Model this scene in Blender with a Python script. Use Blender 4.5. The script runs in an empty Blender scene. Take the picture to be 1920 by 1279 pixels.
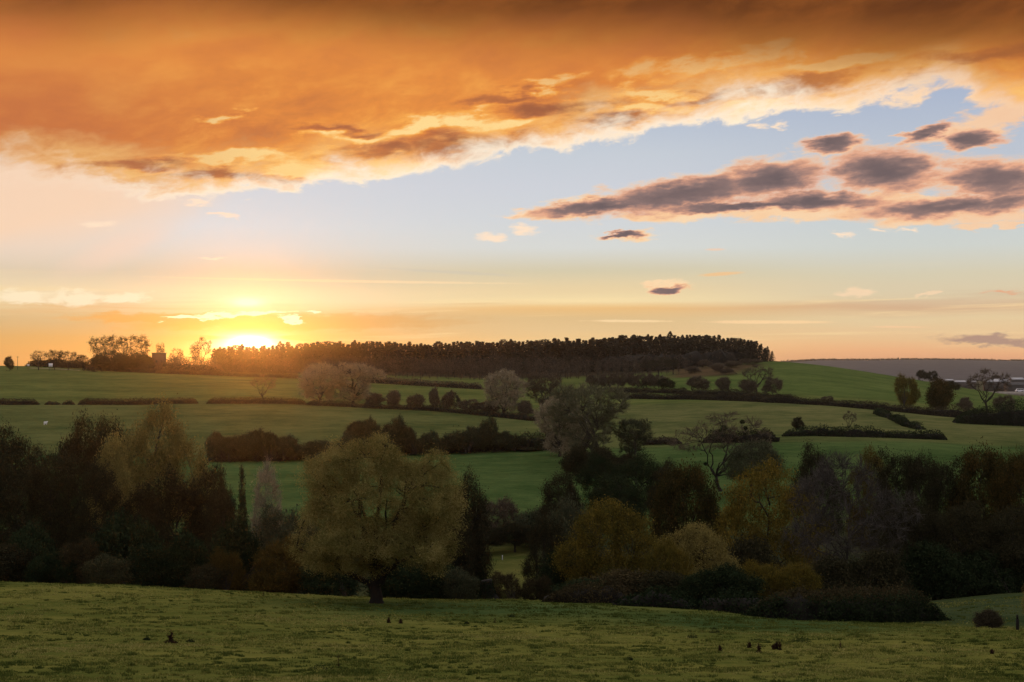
import bpy, math, random
import numpy as np
from mathutils import Vector, Matrix

# ------------------------------------------------------------------ camera
SC = bpy.context.scene
COL = SC.collection
LENS = 50.0
FPX = LENS / 36.0 * 1920.0            # focal length in photograph pixels
HORIZON = 690.0                       # photograph row of eye level
PITCH = math.atan((HORIZON - 639.5) / FPX)
cam_data = bpy.data.cameras.new('camera')
cam_data.lens = LENS
cam_data.sensor_width = 36.0
cam_data.clip_start = 0.5
cam_data.clip_end = 60000.0
cam = bpy.data.objects.new('camera', cam_data)
COL.objects.link(cam)
cam.location = (0, 0, 0)
cam.rotation_euler = (math.radians(90) + PITCH, 0, 0)
SC.camera = cam
SC.render.resolution_x, SC.render.resolution_y = 1024, 682

vs = SC.view_settings
vs.view_transform = 'Standard'
vs.look = 'None'
vs.gamma = 1.0
vs.use_curve_mapping = False
vs.exposure = 0.0


def ray(px, row):
    """direction (x, y, z) with y = 1 for a photograph pixel"""
    cx, cz = (px - 960.0) / FPX, (639.5 - row) / FPX
    cp, sp = math.cos(PITCH), math.sin(PITCH)
    y = cp - cz * sp
    z = sp + cz * cp
    return cx / y, 1.0, z / y


def azel(px, row):
    x, y, z = ray(px, row)
    return math.degrees(math.atan2(x, y)), math.degrees(math.atan2(z, math.hypot(x, y)))


def lin(c):
    return tuple(((v / 255.0) / 12.92 if v <= 10.31 else (((v / 255.0) + 0.055) / 1.055) ** 2.4) for v in c)


# ------------------------------------------------------------------ node expression helper
class NT:
    def __init__(self, tree):
        self.t = tree

    def new(self, kind, **kw):
        n = self.t.nodes.new(kind)
        for k, v in kw.items():
            setattr(n, k, v)
        return n

    def put(self, sock, v):
        if isinstance(v, X):
            self.t.links.new(v.s, sock)
        elif v is not None:
            if isinstance(v, (tuple, list)) and len(v) == 3 and sock.type == 'RGBA':
                v = tuple(v) + (1.0,)
            sock.default_value = v

    def math(self, op, a, b=None, c=None, clamp=False):
        n = self.new('ShaderNodeMath', operation=op, use_clamp=clamp)
        self.put(n.inputs[0], a)
        if b is not None:
            self.put(n.inputs[1], b)
        if c is not None:
            self.put(n.inputs[2], c)
        return X(self, n.outputs[0])

    def smooth(self, v, a, b, lo=0.0, hi=1.0):
        n = self.new('ShaderNodeMapRange', interpolation_type='SMOOTHSTEP')
        for s, x in zip(n.inputs[:5], (v, a, b, lo, hi)):
            self.put(s, x)
        return X(self, n.outputs[0])

    def linear(self, v, a, b, lo=0.0, hi=1.0):
        n = self.new('ShaderNodeMapRange')
        for s, x in zip(n.inputs[:5], (v, a, b, lo, hi)):
            self.put(s, x)
        return X(self, n.outputs[0])

    def mix(self, f, a, b, mode='MIX'):
        n = self.new('ShaderNodeMix', data_type='RGBA', blend_type=mode)
        self.put(n.inputs[0], f)
        self.put(n.inputs[6], a)
        self.put(n.inputs[7], b)
        return X(self, n.outputs[2])

    def noise(self, vec, scale, detail=4.0, rough=0.55, dist=0.0, dim='3D', lac=2.0):
        n = self.new('ShaderNodeTexNoise', noise_dimensions=dim)
        if vec is not None:
            self.put(n.inputs['Vector'], vec)
        n.inputs['Scale'].default_value = scale
        n.inputs['Detail'].default_value = detail
        n.inputs['Roughness'].default_value = rough
        n.inputs['Distortion'].default_value = dist
        n.inputs['Lacunarity'].default_value = lac
        return X(self, n.outputs[0])

    def comb(self, x, y, z):
        n = self.new('ShaderNodeCombineXYZ')
        for s, v in zip(n.inputs, (x, y, z)):
            self.put(s, v)
        return X(self, n.outputs[0])

    def sep(self, v):
        n = self.new('ShaderNodeSeparateXYZ')
        self.put(n.inputs[0], v)
        return [X(self, o) for o in n.outputs]

    def ramp(self, f, stops, interp='LINEAR'):
        n = self.new('ShaderNodeValToRGB')
        cr = n.color_ramp
        cr.interpolation = interp
        while len(cr.elements) < len(stops):
            cr.elements.new(0.5)
        for e, (p, c) in zip(cr.elements, stops):
            e.position = p
            e.color = tuple(c) + (1.0,)
        self.put(n.inputs[0], f)
        return X(self, n.outputs[0])

    def curve(self, f, pts, lo, hi, vlo, vhi):
        """smooth curve through pts: f in lo..hi gives values in vlo..vhi"""
        n = self.new('ShaderNodeFloatCurve')
        c = n.mapping.curves[0]
        q = [((x - lo) / (hi - lo), (y - vlo) / (vhi - vlo)) for x, y in pts]
        while len(c.points) < len(q):
            c.points.new(0.5, 0.5)
        for p, (x, y) in zip(c.points, q):
            p.location = (x, y)
        n.mapping.update()
        self.put(n.inputs['Value'], self.linear(f, lo, hi))
        return X(self, n.outputs[0]) * (vhi - vlo) + vlo


class X:
    def __init__(self, nt, s):
        self.nt, self.s = nt, s

    def __add__(self, o): return self.nt.math('ADD', self, o)
    __radd__ = __add__
    def __sub__(self, o): return self.nt.math('SUBTRACT', self, o)
    def __rsub__(self, o): return self.nt.math('SUBTRACT', o, self)
    def __mul__(self, o): return self.nt.math('MULTIPLY', self, o)
    __rmul__ = __mul__
    def __truediv__(self, o): return self.nt.math('DIVIDE', self, o)
    def max(self, o): return self.nt.math('MAXIMUM', self, o)
    def min(self, o): return self.nt.math('MINIMUM', self, o)
    def sq(self): return self.nt.math('MULTIPLY', self, self)
    def exp(self): return self.nt.math('EXPONENT', self)
    def clamp(self): return self.nt.math('ADD', self, 0.0, clamp=True)


# ------------------------------------------------------------------ sky
SUN_AZ, SUN_EL = azel(466, 634)
world = bpy.data.worlds.new('World')
SC.world = world
world.use_nodes = True
wt = world.node_tree
wt.nodes.clear()
w = NT(wt)
tc = w.new('ShaderNodeTexCoord')
D = X(w, tc.outputs['Generated'])
dx, dy, dz = w.sep(D)
A = w.math('ARCTAN2', dx, dy) * 57.29578          # azimuth, degrees from straight ahead
E = w.math('ARCSINE', dz) * 57.29578              # elevation, degrees


def rows(*stops):
    """colour stops given by photograph row -> elevation ramp over -2..18 degrees"""
    out = []
    for r, c in stops:
        out.append(((azel(960, r)[1] + 2.0) / 20.0, lin(c)))
    return sorted(out)


EN = w.linear(E, -2, 18)
# long horizontal veils tilt the clear-sky colour up and down a little
veil = w.noise(w.comb(dx * 2.2, dy * 2.2, dz * 34.0), 1.0, 4, 0.55, 0.4)
EV = (E + (veil - 0.5) * 1.3 * w.smooth(E, 6.5, 1.0) + 2.0) / 20.0
base_l = w.ramp(EV, rows((690, (232, 164, 88)), (655, (236, 174, 98)), (630, (228, 176, 108)), (600, (220, 184, 132)), (575, (236, 208, 160)),
                         (545, (240, 216, 176)), (515, (222, 204, 178)), (470, (224, 216, 206)), (430, (222, 221, 220)), (380, (216, 217, 220)), (300, (208, 211, 219)), (170, (160, 176, 208))))
base_m = w.ramp(EV, rows((690, (248, 188, 122)), (650, (248, 206, 144)), (618, (232, 198, 146)), (598, (226, 192, 140)), (578, (238, 192, 128)), (560, (248, 224, 172)),
                         (540, (236, 212, 166)), (508, (214, 204, 174)), (465, (216, 218, 214)), (410, (210, 214, 218)), (350, (206, 210, 218)), (290, (199, 206, 215)), (190, (176, 188, 208))))
base_r = w.ramp(EV, rows((690, (240, 168, 128)), (665, (246, 184, 134)), (640, (240, 196, 146)), (600, (232, 206, 162)), (578, (216, 178, 142)), (560, (224, 204, 168)),
                         (520, (216, 206, 178)), (470, (208, 212, 206)), (420, (202, 209, 211)), (340, (193, 199, 209)), (270, (186, 195, 209)), (190, (172, 184, 206))))
base = w.mix(w.smooth(A, -14, 3), base_l, base_m)
base = w.mix(w.smooth(A, 3, 16), base, base_r)


def vnoise(vec, scale, detail, rough):
    n = w.new('ShaderNodeTexNoise')
    w.put(n.inputs['Vector'], vec)
    n.inputs['Scale'].default_value, n.inputs['Detail'].default_value, n.inputs['Roughness'].default_value = scale, detail, rough
    sc_ = w.new('ShaderNodeSeparateColor')
    wt.links.new(n.outputs['Color'], sc_.inputs[0])
    return X(w, sc_.outputs[0]) - 0.5, X(w, sc_.outputs[1]) - 0.5


AE = (A, E)                                       # sky coordinates in degrees, plain and ragged
va, vb = vnoise(w.comb(A * 0.22, E * 0.75 - A * 0.05, 0.0), 1.0, 6, 0.58)
AE1 = (A + va * 8.0, E + vb * 3.0)
va, vb = vnoise(w.comb(A * 0.9, E * 3.0 - A * 0.15, 3.0), 1.0, 6, 0.6)
AE2 = (A + va * 2.4, E + vb * 0.85)


def field(lst, warp=2):
    """1 in the middle of a group of cloud outlines, 0 on their rims, negative outside"""
    best = None
    for it in lst:
        px, row, wpx, hpx = it[:4]
        rot = it[4] if len(it) > 4 else 0.0
        a0, e0 = azel(px, row)
        m = w.new('ShaderNodeMapping', vector_type='TEXTURE')
        u, v = (AE, AE1, AE2)[warp]
        w.put(m.inputs['Vector'], w.comb(u, v, 0.0 if best is None else best))   # the running minimum rides along so that the ellipses are evaluated one after another
        m.inputs['Location'].default_value = (a0, e0, 0)
        m.inputs['Rotation'].default_value = (0, 0, math.radians(rot))
        m.inputs['Scale'].default_value = (wpx / FPX * 57.3, hpx / FPX * 57.3, 1e9)
        n = w.new('ShaderNodeVectorMath', operation='LENGTH')
        wt.links.new(m.outputs[0], n.inputs[0])
        d = X(w, n.outputs['Value'])
        best = d if best is None else best.min(d)
    return 1.0 - best


def ell(px, row, wpx, hpx, rot=0.0, warp=0):
    return field([(px, row, wpx, hpx, rot)], warp)


def glow(px, row, wpx, hpx):
    a0, e0 = azel(px, row)
    sa, se = wpx / FPX * 57.3, hpx / FPX * 57.3
    return (((A - a0) * (1 / sa)).sq() + ((E - e0) * (1 / se)).sq()).__mul__(-1.0).exp()


# noises shared by the cloud layers
sky_p = w.comb(dx * 10.0, dy * 3.0, dz * 26.0 - dx * 4.0)       # cumulus lumps, tilted up to the right
w1 = w.noise(sky_p, 0.9, 3, 0.5)
w2 = w.noise(w.comb(dx * 10.0 + 7.3, dy * 3.0, dz * 26.0 - dx * 4.0), 0.9, 3, 0.5)
pw = w.comb(dx * 11.0 + (w1 - 0.5) * 0.8, dy * 3.0, dz * 29.0 - dx * 4.4 + (w2 - 0.5) * 0.7)
nb = w.noise(pw, 1.1, 9, 0.60)                                   # lumps
pl = w.comb(dx * 11.0 + (w1 - 0.5) * 0.8 - 0.08, dy * 3.0, dz * 29.0 - dx * 4.4 + (w2 - 0.5) * 0.7 - 0.30)
nl = w.noise(pl, 1.1, 9, 0.60)                                   # the same lumps a step towards the sun
relief = (nb - nl) * 3.2                                         # lit undersides against shaded tops
fine = w.noise(w.comb(dx * 60.0, dy * 20.0, dz * 110.0 - dx * 14.0), 1.0, 7, 0.62, 0.6)
med = w.noise(w.comb(dx * 26.0 + (w1 - 0.5) * 1.5, dy * 9.0, dz * 62.0 - dx * 8.0 + (w2 - 0.5) * 1.5), 1.0, 7, 0.6, 0.3)
broad = w.noise(w.comb(dx * 3.2, dy * 2.0, dz * 11.0 - dx * 1.2), 1.0, 3, 0.5, 0.5)

# peach veil at the left below the cloud bank, with faint slanting beams
beam = w.noise(w.comb(dx * 2.0 + dz * 1.2, dy, dz * 14.0 - dx * 8.0), 1.0, 2, 0.5)
pv = w.smooth(ell(20, 370, 430, 130, 8) + (beam - 0.5) * 0.7, 0.0, 0.75) * 0.85
col = w.mix(pv, base, lin((252, 212, 176)))
pv2 = w.smooth(ell(215, 470, 150, 38, 22) + (fine - 0.5) * 0.25, 0.0, 0.9) * 0.55
col = w.mix(pv2, col, lin((248, 214, 190)))

# thin streaks low over the horizon
st = w.noise(w.comb(dx * 4.0, dy * 4.0, dz * 120.0 - dx * 2.0), 1.0, 6, 0.6, 0.3)
low = w.smooth(E, 0.2, 1.2) * w.smooth(E, 4.4, 2.2)
col = w.mix(w.smooth(st, 0.55, 0.70) * low * 0.55, col, lin((255, 226, 170)))
st2 = w.noise(w.comb(dx * 3.0 + 9.0, dy * 3.0, dz * 80.0 - dx * 1.0), 1.0, 5, 0.6, 0.3)
col = w.mix(w.smooth(st2, 0.54, 0.74) * low * 0.5, col, w.mix(w.smooth(A, -6, 10), lin((226, 160, 88)), lin((200, 160, 130))))
# long thin contrails / bars
for px, r, wp, hp, ro, c, k in ((640, 527, 420, 3.5, -0.6, (255, 226, 180), 0.6), (1180, 602, 100, 3.2, -0.5, (255, 222, 170), 0.8), (1440, 604, 140, 4.5, -0.5, (255, 216, 164), 0.85),
                                (1690, 613, 60, 2.5, -1, (250, 206, 160), 0.7), (1850, 637, 110, 12, -3, (176, 142, 128), 0.9), (1880, 549, 40, 5, 2, (236, 160, 120), 0.7),
                                (1350, 514, 52, 4.5, 3, (246, 196, 140), 0.8), (1340, 468, 24, 3, 0, (244, 206, 176), 0.7), (1740, 551, 24, 7, 0, (246, 214, 176), 0.9),
                                (1610, 549, 52, 10, 0, (248, 216, 178), 0.9), (840, 510, 180, 4, -3, (206, 198, 184), 0.4)):
    m = w.smooth(ell(px, r, wp, hp, ro, 2 if hp > 4.6 else 0) + (fine - 0.5) * 0.9, 0.0, 0.6) * k
    col = w.mix(m, col, lin(c))
# cream puffs at the far left
pf = w.smooth(field([(40, 556, 90, 14), (150, 556, 80, 17), (230, 558, 60, 12), (-60, 556, 90, 18)]) + (fine - 0.5) * 1.2 , 0.0, 0.6)
col = w.mix(pf * 0.95, col, lin((255, 236, 200)))

# glare of the sun behind thin cloud
g_wide = glow(466, 610, 520, 95)
col = w.mix(g_wide * 0.10, col, lin((255, 208, 140)))
band = w.smooth(field([(560, 606, 420, 19, 0.5), (330, 596, 230, 11, 1), (470, 611, 160, 9, -1)]) + (st - 0.5) * 1.2, 0.0, 0.6)
col = w.mix(band * 0.85, col, w.mix(w.smooth(A, -16, 4), lin((238, 172, 86)), lin((218, 176, 122))))
g_up = glow(464, 567, 30, 9) * 0.8 + glow(464, 562, 220, 22) * 0.28
col = w.mix((g_up * 1.1).clamp(), col, lin((255, 250, 220)))
strk = w.smooth(field([(430, 592, 78, 5.5, 1.5), (488, 586, 40, 5, 3), (525, 584, 34, 3.5), (585, 584, 18, 3), (545, 600, 26, 5, -12), (355, 597, 60, 4, 2)]) + (fine - 0.5) * 1.0, 0.0, 0.5)
col = w.mix(strk, col, lin((255, 250, 214)))
core = glow(468, 637, 50, 11) * 1.45 + glow(468, 650, 66, 8) * 1.1
core = core - w.smooth(ell(360, 633, 110, 6, 0) + (st - 0.5), 0, 0.6) * 0.25 - w.smooth(ell(580, 633, 110, 6, 0) + (st - 0.5), 0, 0.6) * 0.25
g_or = glow(468, 640, 330, 40)
col = w.mix(g_or * 0.25, col, lin((255, 186, 84)))
col = w.mix(core.clamp(), col, (1.35, 1.2, 0.92))
col = w.mix(w.smooth(core, 0.8, 1.6), col, (2.6, 2.2, 1.6))

# small cloudlets in the clear band, creamy
sm = w.smooth(field([(420, 405, 34, 7, -4), (368, 381, 30, 8), (182, 421, 46, 9, 2), (925, 447, 44, 8), (978, 432, 40, 10), (985, 398, 55, 8, 8), (395, 483, 44, 4),
                     (1420, 236, 34, 10), (1460, 238, 16, 10), (1578, 439, 34, 6), (1640, 430, 26, 5), (1700, 432, 26, 4)]) + (fine - 0.5) * 1.8, 0.0, 0.95)
col = w.mix(sm, col, lin((255, 228, 200)))

# the purple cloud group at the right: lit apricot from below, mauve above
wisp = w.noise(w.comb(dx * 22.0, dy * 6.0, dz * 110.0 - dx * 6.0), 1.0, 6, 0.62, 0.4)
pn = (nb - 0.5) * 1.4 + (fine - 0.5) * 1.5 + (med - 0.5) * 2.2 + (wisp - 0.5) * 1.6
cl_dark = [(1130, 386, 190, 21, 5), (1290, 362, 280, 40, 8), (1440, 338, 150, 50, 6), (1420, 386, 330, 14, 1), (1655, 320, 130, 56, -2), (1868, 336, 135, 46, -3), (1540, 378, 200, 24, -2), (1790, 387, 240, 25, 2),
           (1562, 268, 76, 22, 4), (1740, 248, 70, 18, 18), (1818, 262, 72, 21, 0), (1250, 542, 46, 10, 4), (1165, 441, 50, 8, 0)]
cl_lit = [(1060, 401, 140, 13, 1), (1270, 400, 230, 19, 2), (1500, 401, 240, 20, 0), (1800, 404, 240, 20, 0), (1400, 338, 165, 40, 9), (1655, 322, 124, 47, -2), (1870, 333, 130, 40, -3),
          (1555, 272, 82, 20, 2), (1245, 536, 58, 15, 4), (1170, 443, 80, 12, 0), (1880, 421, 110, 7, 2), (1870, 225, 120, 42, 20), (1130, 380, 140, 20, 6), (1780, 250, 90, 20, 12), (1690, 372, 200, 14, -2)]
fl = field(cl_lit) + pn * 0.4
fd = field(cl_dark) + pn * 0.22 - relief * 0.16
thick = w.smooth(fd, -0.05, 0.95)
cl_c = w.ramp(thick * 0.8 + (0.5 - nb) * 0.4 + (0.5 - med) * 0.5 * thick + 0.06, [(0.0, lin((255, 226, 184))), (0.18, lin((252, 202, 152))), (0.34, lin((228, 168, 136))), (0.48, lin((184, 140, 124))), (0.64, lin((140, 116, 112))), (1.0, lin((98, 88, 92)))])
cl_c = w.mix(w.smooth(A, 6, 20) * (1.0 - thick) * 0.35, cl_c, lin((236, 178, 150)))
col = w.mix((w.smooth(fl, 0.0, 0.5) * 0.95).max(w.smooth(fd, -0.02, 0.4)), col, cl_c)

# the great orange cloud bank above
edge = w.curve(A, [(azel(p, r)[0], azel(p, r)[1]) for p, r in
                   ((-600, 330), (-200, 350), (0, 352), (120, 360), (250, 374), (400, 376), (540, 372), (620, 342), (760, 332), (900, 316), (1040, 288), (1150, 262),
                    (1300, 238), (1450, 220), (1600, 206), (1700, 196), (1760, 176), (1850, 214), (1920, 226), (2200, 230), (2600, 250))], -30, 34, 3, 15)
dd = E - edge + (nb - 0.5) * 2.6 + (fine - 0.5) * 1.0 + (med - 0.5) * 1.7           # degrees inside the bank
left_soft = w.smooth(A, -13, -20)
am = w.smooth(dd, 0.0, w.linear(left_soft, 0, 1, 0.42, 1.8))
calm = w.smooth(E - A * 0.10, 11.5, 8.0) * w.smooth(A, -24, -6, 0.45, 1.0)      # the left and the top are plain
rag = (nb - 0.5) * 1.6 + (med - 0.5) * 2.6 + (fine - 0.5) * 1.2
sh_lit = w.smooth(field([(740, 240, 150, 17, 4), (890, 224, 120, 17, 2), (470, 304, 210, 15, 3), (650, 262, 120, 14, 6), (560, 318, 70, 12, 10), (1180, 175, 90, 14, 6), (980, 222, 60, 16),
                         (1180, 205, 60, 20, 10), (1560, 120, 150, 20, 4), (1340, 118, 190, 18, 6), (380, 212, 60, 9, 0), (1040, 165, 80, 12, 6), (300, 330, 120, 12, 8), (1420, 196, 140, 14, 6)], 1) + rag * 0.5, -0.15, 1.0)
sh_dark = w.smooth(field([(450, 338, 150, 17, 3), (890, 276, 190, 30, 6), (720, 288, 130, 20, 6), (1050, 205, 130, 20, 6), (1150, 232, 100, 16, 6), (1480, 165, 170, 17, 2), (1745, 146, 60, 18, 0),
                          (80, 350, 70, 9, -2), (640, 244, 90, 14, 4), (260, 322, 150, 16, 2), (1290, 178, 130, 15, 6), (940, 188, 150, 14, 4), (1850, 90, 110, 20, 4)], 1) + rag * 0.5, -0.15, 1.0)
tone = ((nb - 0.5) * 1.3 + (med - 0.5) * 1.2 + (fine - 0.5) * 0.6 + relief * 0.6) * w.linear(calm, 0, 1, 0.5, 0.95) + (broad - 0.5) * 0.9 + sh_lit * 0.85 - sh_dark * 1.0 + 0.05
bank = w.ramp((tone + 1.0) * 0.5, [(0.08, lin((150, 88, 64))), (0.32, lin((194, 115, 68))), (0.52, lin((229, 142, 68))), (0.66, lin((248, 172, 82))), (0.86, lin((255, 218, 146)))])
bank = w.mix(w.smooth(A, -7, -19) * 0.7, bank, lin((190, 108, 68)))
smooth_top = w.smooth(E, 9.5, 12.5)                              # flatter and plainer overhead
bank = w.mix(smooth_top * 0.6, bank, w.mix(w.smooth(broad + (nb - 0.5) * 0.4, 0.3, 0.7), lin((206, 120, 60)), lin((240, 154, 72))))
rimw = w.linear(A, -22, 22, 0.75, 0.95)
rim = w.smooth(dd, rimw * 1.6, rimw * 0.35)
rim_c = w.mix(w.smooth(A, 8, 22), (1.05, 0.93, 0.74), lin((252, 212, 172)))
bank = w.mix(rim * 0.85, bank, rim_c)
yel = w.smooth(dd, 2.3, 0.8) * 0.62
bank = w.mix(yel * (1.0 - rim) * (1.0 - sh_dark * 0.85), bank, lin((255, 206, 128)))
# darker and heavier towards the top, first at the right
dk = E + A * 0.055 + (broad - 0.5) * 2.6 + (nb - 0.5) * 1.8 + (med - 0.5) * 0.6
bank = w.mix(w.smooth(dk - w.smooth(A, -12, -19) * -1.0, 11.5, 14.8) * 0.95, bank, w.mix(w.smooth(nb, 0.35, 0.7), lin((84, 46, 24)), lin((132, 74, 34))))
col = w.mix(am, col, bank)

# the rest of the dome: unseen sky brightened to lift the land, broken cloud overhead, dusk blue opposite the sun
over = w.noise(w.comb(dx * 2.0, dy * 2.0, dz * 2.6), 1.3, 4, 0.55, 0.5)
deck = w.mix(w.smooth(over, 0.38, 0.62), lin((196, 208, 226)), lin((236, 214, 190)))
col = w.mix(w.smooth(E, 15.5, 34.0), col, deck)
away = w.smooth(dy, 0.75, -0.4)
dusk = w.mix(w.smooth(E, 0, 35), lin((214, 192, 190)), lin((186, 198, 222)))
dusk = w.mix(w.smooth(over, 0.42, 0.66) * 0.7, dusk, lin((226, 204, 190)))
col = w.mix(away * (1.0 - w.smooth(E, 15.0, 60.0) * 0.6), col, dusk)

world.cycles.sampling_method = 'MANUAL'
world.cycles.sample_map_resolution = 512
nish = w.new('ShaderNodeTexSky', sky_type='NISHITA', sun_disc=False)
nish.sun_elevation = math.radians(max(SUN_EL, 1.0))
nish.sun_rotation = math.radians(SUN_AZ)
bg1 = w.new('ShaderNodeBackground')
w.put(bg1.inputs['Color'], col)
bg1.inputs['Strength'].default_value = 1.0
wo = w.new('ShaderNodeOutputWorld')
wt.links.new(bg1.outputs[0], wo.inputs['Surface'])

# ------------------------------------------------------------------ sun lamp
sun_data = bpy.data.lights.new('sun', 'SUN')
sun_data.energy = 0.42
sun_data.angle = math.radians(0.6)
sun_data.color = (1.0, 0.34, 0.055)
sun = bpy.data.objects.new('sun', sun_data)
COL.objects.link(sun)
LAMP_EL = 1.6
sx, sy, sz = (math.sin(math.radians(SUN_AZ)) * math.cos(math.radians(LAMP_EL)), math.cos(math.radians(SUN_AZ)) * math.cos(math.radians(LAMP_EL)), math.sin(math.radians(LAMP_EL)))
sun.rotation_euler = Vector((sx, sy, sz)).to_track_quat('Z', 'Y').to_euler()
sun.location = (sx * 300, sy * 300, sz * 300 + 60)

# ------------------------------------------------------------------ helpers
R = np.random.RandomState(11)


def tag(o, label=None, cat=None, group=None, kind=None):
    if label: o['label'] = label
    if cat: o['category'] = cat
    if group: o['group'] = group
    if kind: o['kind'] = kind
    return o


def empty(name, loc, rz=0.0, scale=(1, 1, 1)):
    o = bpy.data.objects.new(name, None)
    o.empty_display_size = 0.3
    o.location, o.rotation_euler, o.scale = loc, (0, 0, rz), scale
    COL.objects.link(o)
    return o


def link(name, me, parent=None, loc=(0, 0, 0)):
    o = bpy.data.objects.new(name, me)
    COL.objects.link(o)
    o.location = loc
    if parent is not None:
        o.parent = parent
    return o


def mesh_np(name, verts, faces, mats, tint=None, fmat=None, smooth=False, col=None):
    """faces: list of integer arrays (n,3) / (n,4); fmat: material index per array"""
    me = bpy.data.meshes.new(name)
    verts = np.asarray(verts, np.float32)
    me.vertices.add(len(verts))
    me.vertices.foreach_set('co', verts.ravel())
    faces = [np.asarray(f, np.int32) for f in faces if len(f)]
    tot = sum(f.size for f in faces)
    npoly = sum(len(f) for f in faces)
    me.loops.add(tot)
    me.polygons.add(npoly)
    me.loops.foreach_set('vertex_index', np.concatenate([f.ravel() for f in faces]))
    sizes = np.concatenate([np.full(len(f), f.shape[1], np.int32) for f in faces])
    starts = np.concatenate([[0], np.cumsum(sizes)[:-1]]).astype(np.int32)
    me.polygons.foreach_set('loop_start', starts)
    me.polygons.foreach_set('loop_total', sizes)
    for m in mats:
        me.materials.append(m)
    if fmat is not None:
        mi = np.concatenate([np.full(len(f), k, np.int32) for f, k in zip(faces, fmat)])
        me.polygons.foreach_set('material_index', mi)
    if smooth:
        me.polygons.foreach_set('use_smooth', np.ones(npoly, bool))
    if tint is not None:
        a = me.attributes.new('tint', 'FLOAT', 'POINT')
        a.data.foreach_set('value', np.asarray(tint, np.float32))
    if col is not None:
        a = me.attributes.new('soil', 'FLOAT_COLOR', 'POINT')
        a.data.foreach_set('color', np.asarray(col, np.float32).ravel())
    me.update(calc_edges=True)
    me.validate()
    return me


def vnoise2(x, y, seed=0):
    """smooth value noise in -1..1"""
    xi, yi = np.floor(x).astype(np.int64), np.floor(y).astype(np.int64)
    fx, fy = x - xi, y - yi
    fx, fy = fx * fx * (3 - 2 * fx), fy * fy * (3 - 2 * fy)

    def h(a, b):
        n = (a * 374761393 + b * 668265263 + seed * 1442695041) & 0x7fffffff
        n = ((n ^ (n >> 13)) * 1274126177) & 0x7fffffff
        return ((n ^ (n >> 16)) & 0xffff) / 32767.5 - 1.0
    return (h(xi, yi) * (1 - fx) + h(xi + 1, yi) * fx) * (1 - fy) + (h(xi, yi + 1) * (1 - fx) + h(xi + 1, yi + 1) * fx) * fy


def fbm2(x, y, seed=0, octaves=4):
    s, a = 0.0, 0.5
    for k in range(octaves):
        s = s + a * vnoise2(x, y, seed + k)
        x, y, a = x * 2.03 + 7.1, y * 2.03 - 3.7, a * 0.5
    return s


# ------------------------------------------------------------------ terrain
ZR = lambda row, Y: Y * (HORIZON - row) / FPX      # height seen at a photograph row at distance Y
CK = np.array([-500, 0, 240, 480, 720, 960, 1200, 1440, 1680, 1920, 2500], float)
T = {}
T[0] = [-1.7] * 11
T[12] = [-4.4] * 11
T[30] = [-8.0] * 11
T[50] = [-11.7] * 11
T[65] = [-14.1, -14.2, -14.2, -14.3, -14.3, -14.4, -14.5, -14.5, -14.6, -14.6, -14.6]
T[80] = [-15.5, -15.6, -15.6, -15.8, -15.9, -15.9, -16.0, -16.1, -16.2, -16.3, -16.4]
T[95] = [-16.6, -16.8, -16.8, -17.1, -17.4, -17.5, -17.6, -17.7, -17.8, -17.9, -18.0]
T[105] = [-17.3, -17.55, -17.65, -17.9, -18.25, -18.3, -18.45, -18.75, -19.0, -19.25, -19.4]
T[115] = [-18.0, -18.25, -18.35, -18.6, -19.1, -19.1, -19.25, -19.75, -20.5, -21.1, -21.4]
T[125] = [-18.7, -18.95, -19.15, -19.6, -20.25, -20.35, -20.55, -21.6, -21.7, -21.2, -21.2]
T[132] = [-19.4, -19.8, -20.2, -20.8, -21.6, -21.8, -22.0, -22.9, -22.3, -21.6, -21.4]
T[145] = [-22.5, -23.2, -23.7, -24.5, -25.2, -25.4, -25.4, -25.4, -24.0, -22.7, -22.2]
T[170] = [-29.0, -29.5, -30.0, -30.5, -31.0, -31.2, -31.0, -30.6, -29.4, -28.5, -28.0]
T[200] = [-32.5, -33.0, -33.0, -33.4, -34.0, -34.0, -33.6, -33.0, -32.0, -31.5, -31.0]
T[240] = [-32.0, -32.4, -32.4, -32.6, -33.0, -33.0, -32.6, -31.6, -30.4, -30.4, -30.4]
for Y, rw in ((300, (950, 950, 950, 955, 960, 965, 965, 950, 938, 945, 945)),
              (420, (862, 862, 864, 868, 860, 852, 848, 838, 832, 842, 842)),
              (600, (757, 757, 757, 756, 760, 772, 764, 757, 768, 787, 795)),
              (800, (706, 706, 706, 712, 716, 724, 714, 702, 728, 766, 775)),
              (900, (694, 694, 696, 702, 706, 712, 704, 682, 713, 757, 768)),
              (1000, (686, 687, 691, 696, 698, 700, 692, 669, 704, 748, 762))):
    T[Y] = [ZR(r, Y) for r in rw]
T[1150] = [0.5, 0.0, -1.0, -2.5, -3.5, -4.0, 0.0, 6.5, -8.0, -27.0, -34.0]
T[1500] = [-2.0, -3.0, -5.0, -8.0, -10.0, -12.0, -8.0, -4.0, -24.0, -33.0, -36.0]
T[2200] = [-8, -12, -18, -24, -28, -30, -30, -30, -36, -38, -38]
T[4000] = [-20, -25, -30, -34, -38, -40, -40, -40, -40, -40, -40]
T[14000] = [-30] * 11
TY = np.array(sorted(T), float)
TZ = np.array([T[int(y)] for y in TY], float)


def pchip_slopes(x, y):
    h = np.diff(x)[:, None]
    d = np.diff(y, axis=0) / h
    m = np.zeros_like(y)
    w1, w2 = 2 * h[1:] + h[:-1], h[1:] + 2 * h[:-1]
    same = d[1:] * d[:-1] > 0
    with np.errstate(divide='ignore', invalid='ignore'):
        hm = (w1 + w2) / (w1 / d[:-1] + w2 / d[1:])
    m[1:-1] = np.where(same, hm, 0.0)
    m[0], m[-1] = d[0], d[-1]
    return m


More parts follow.
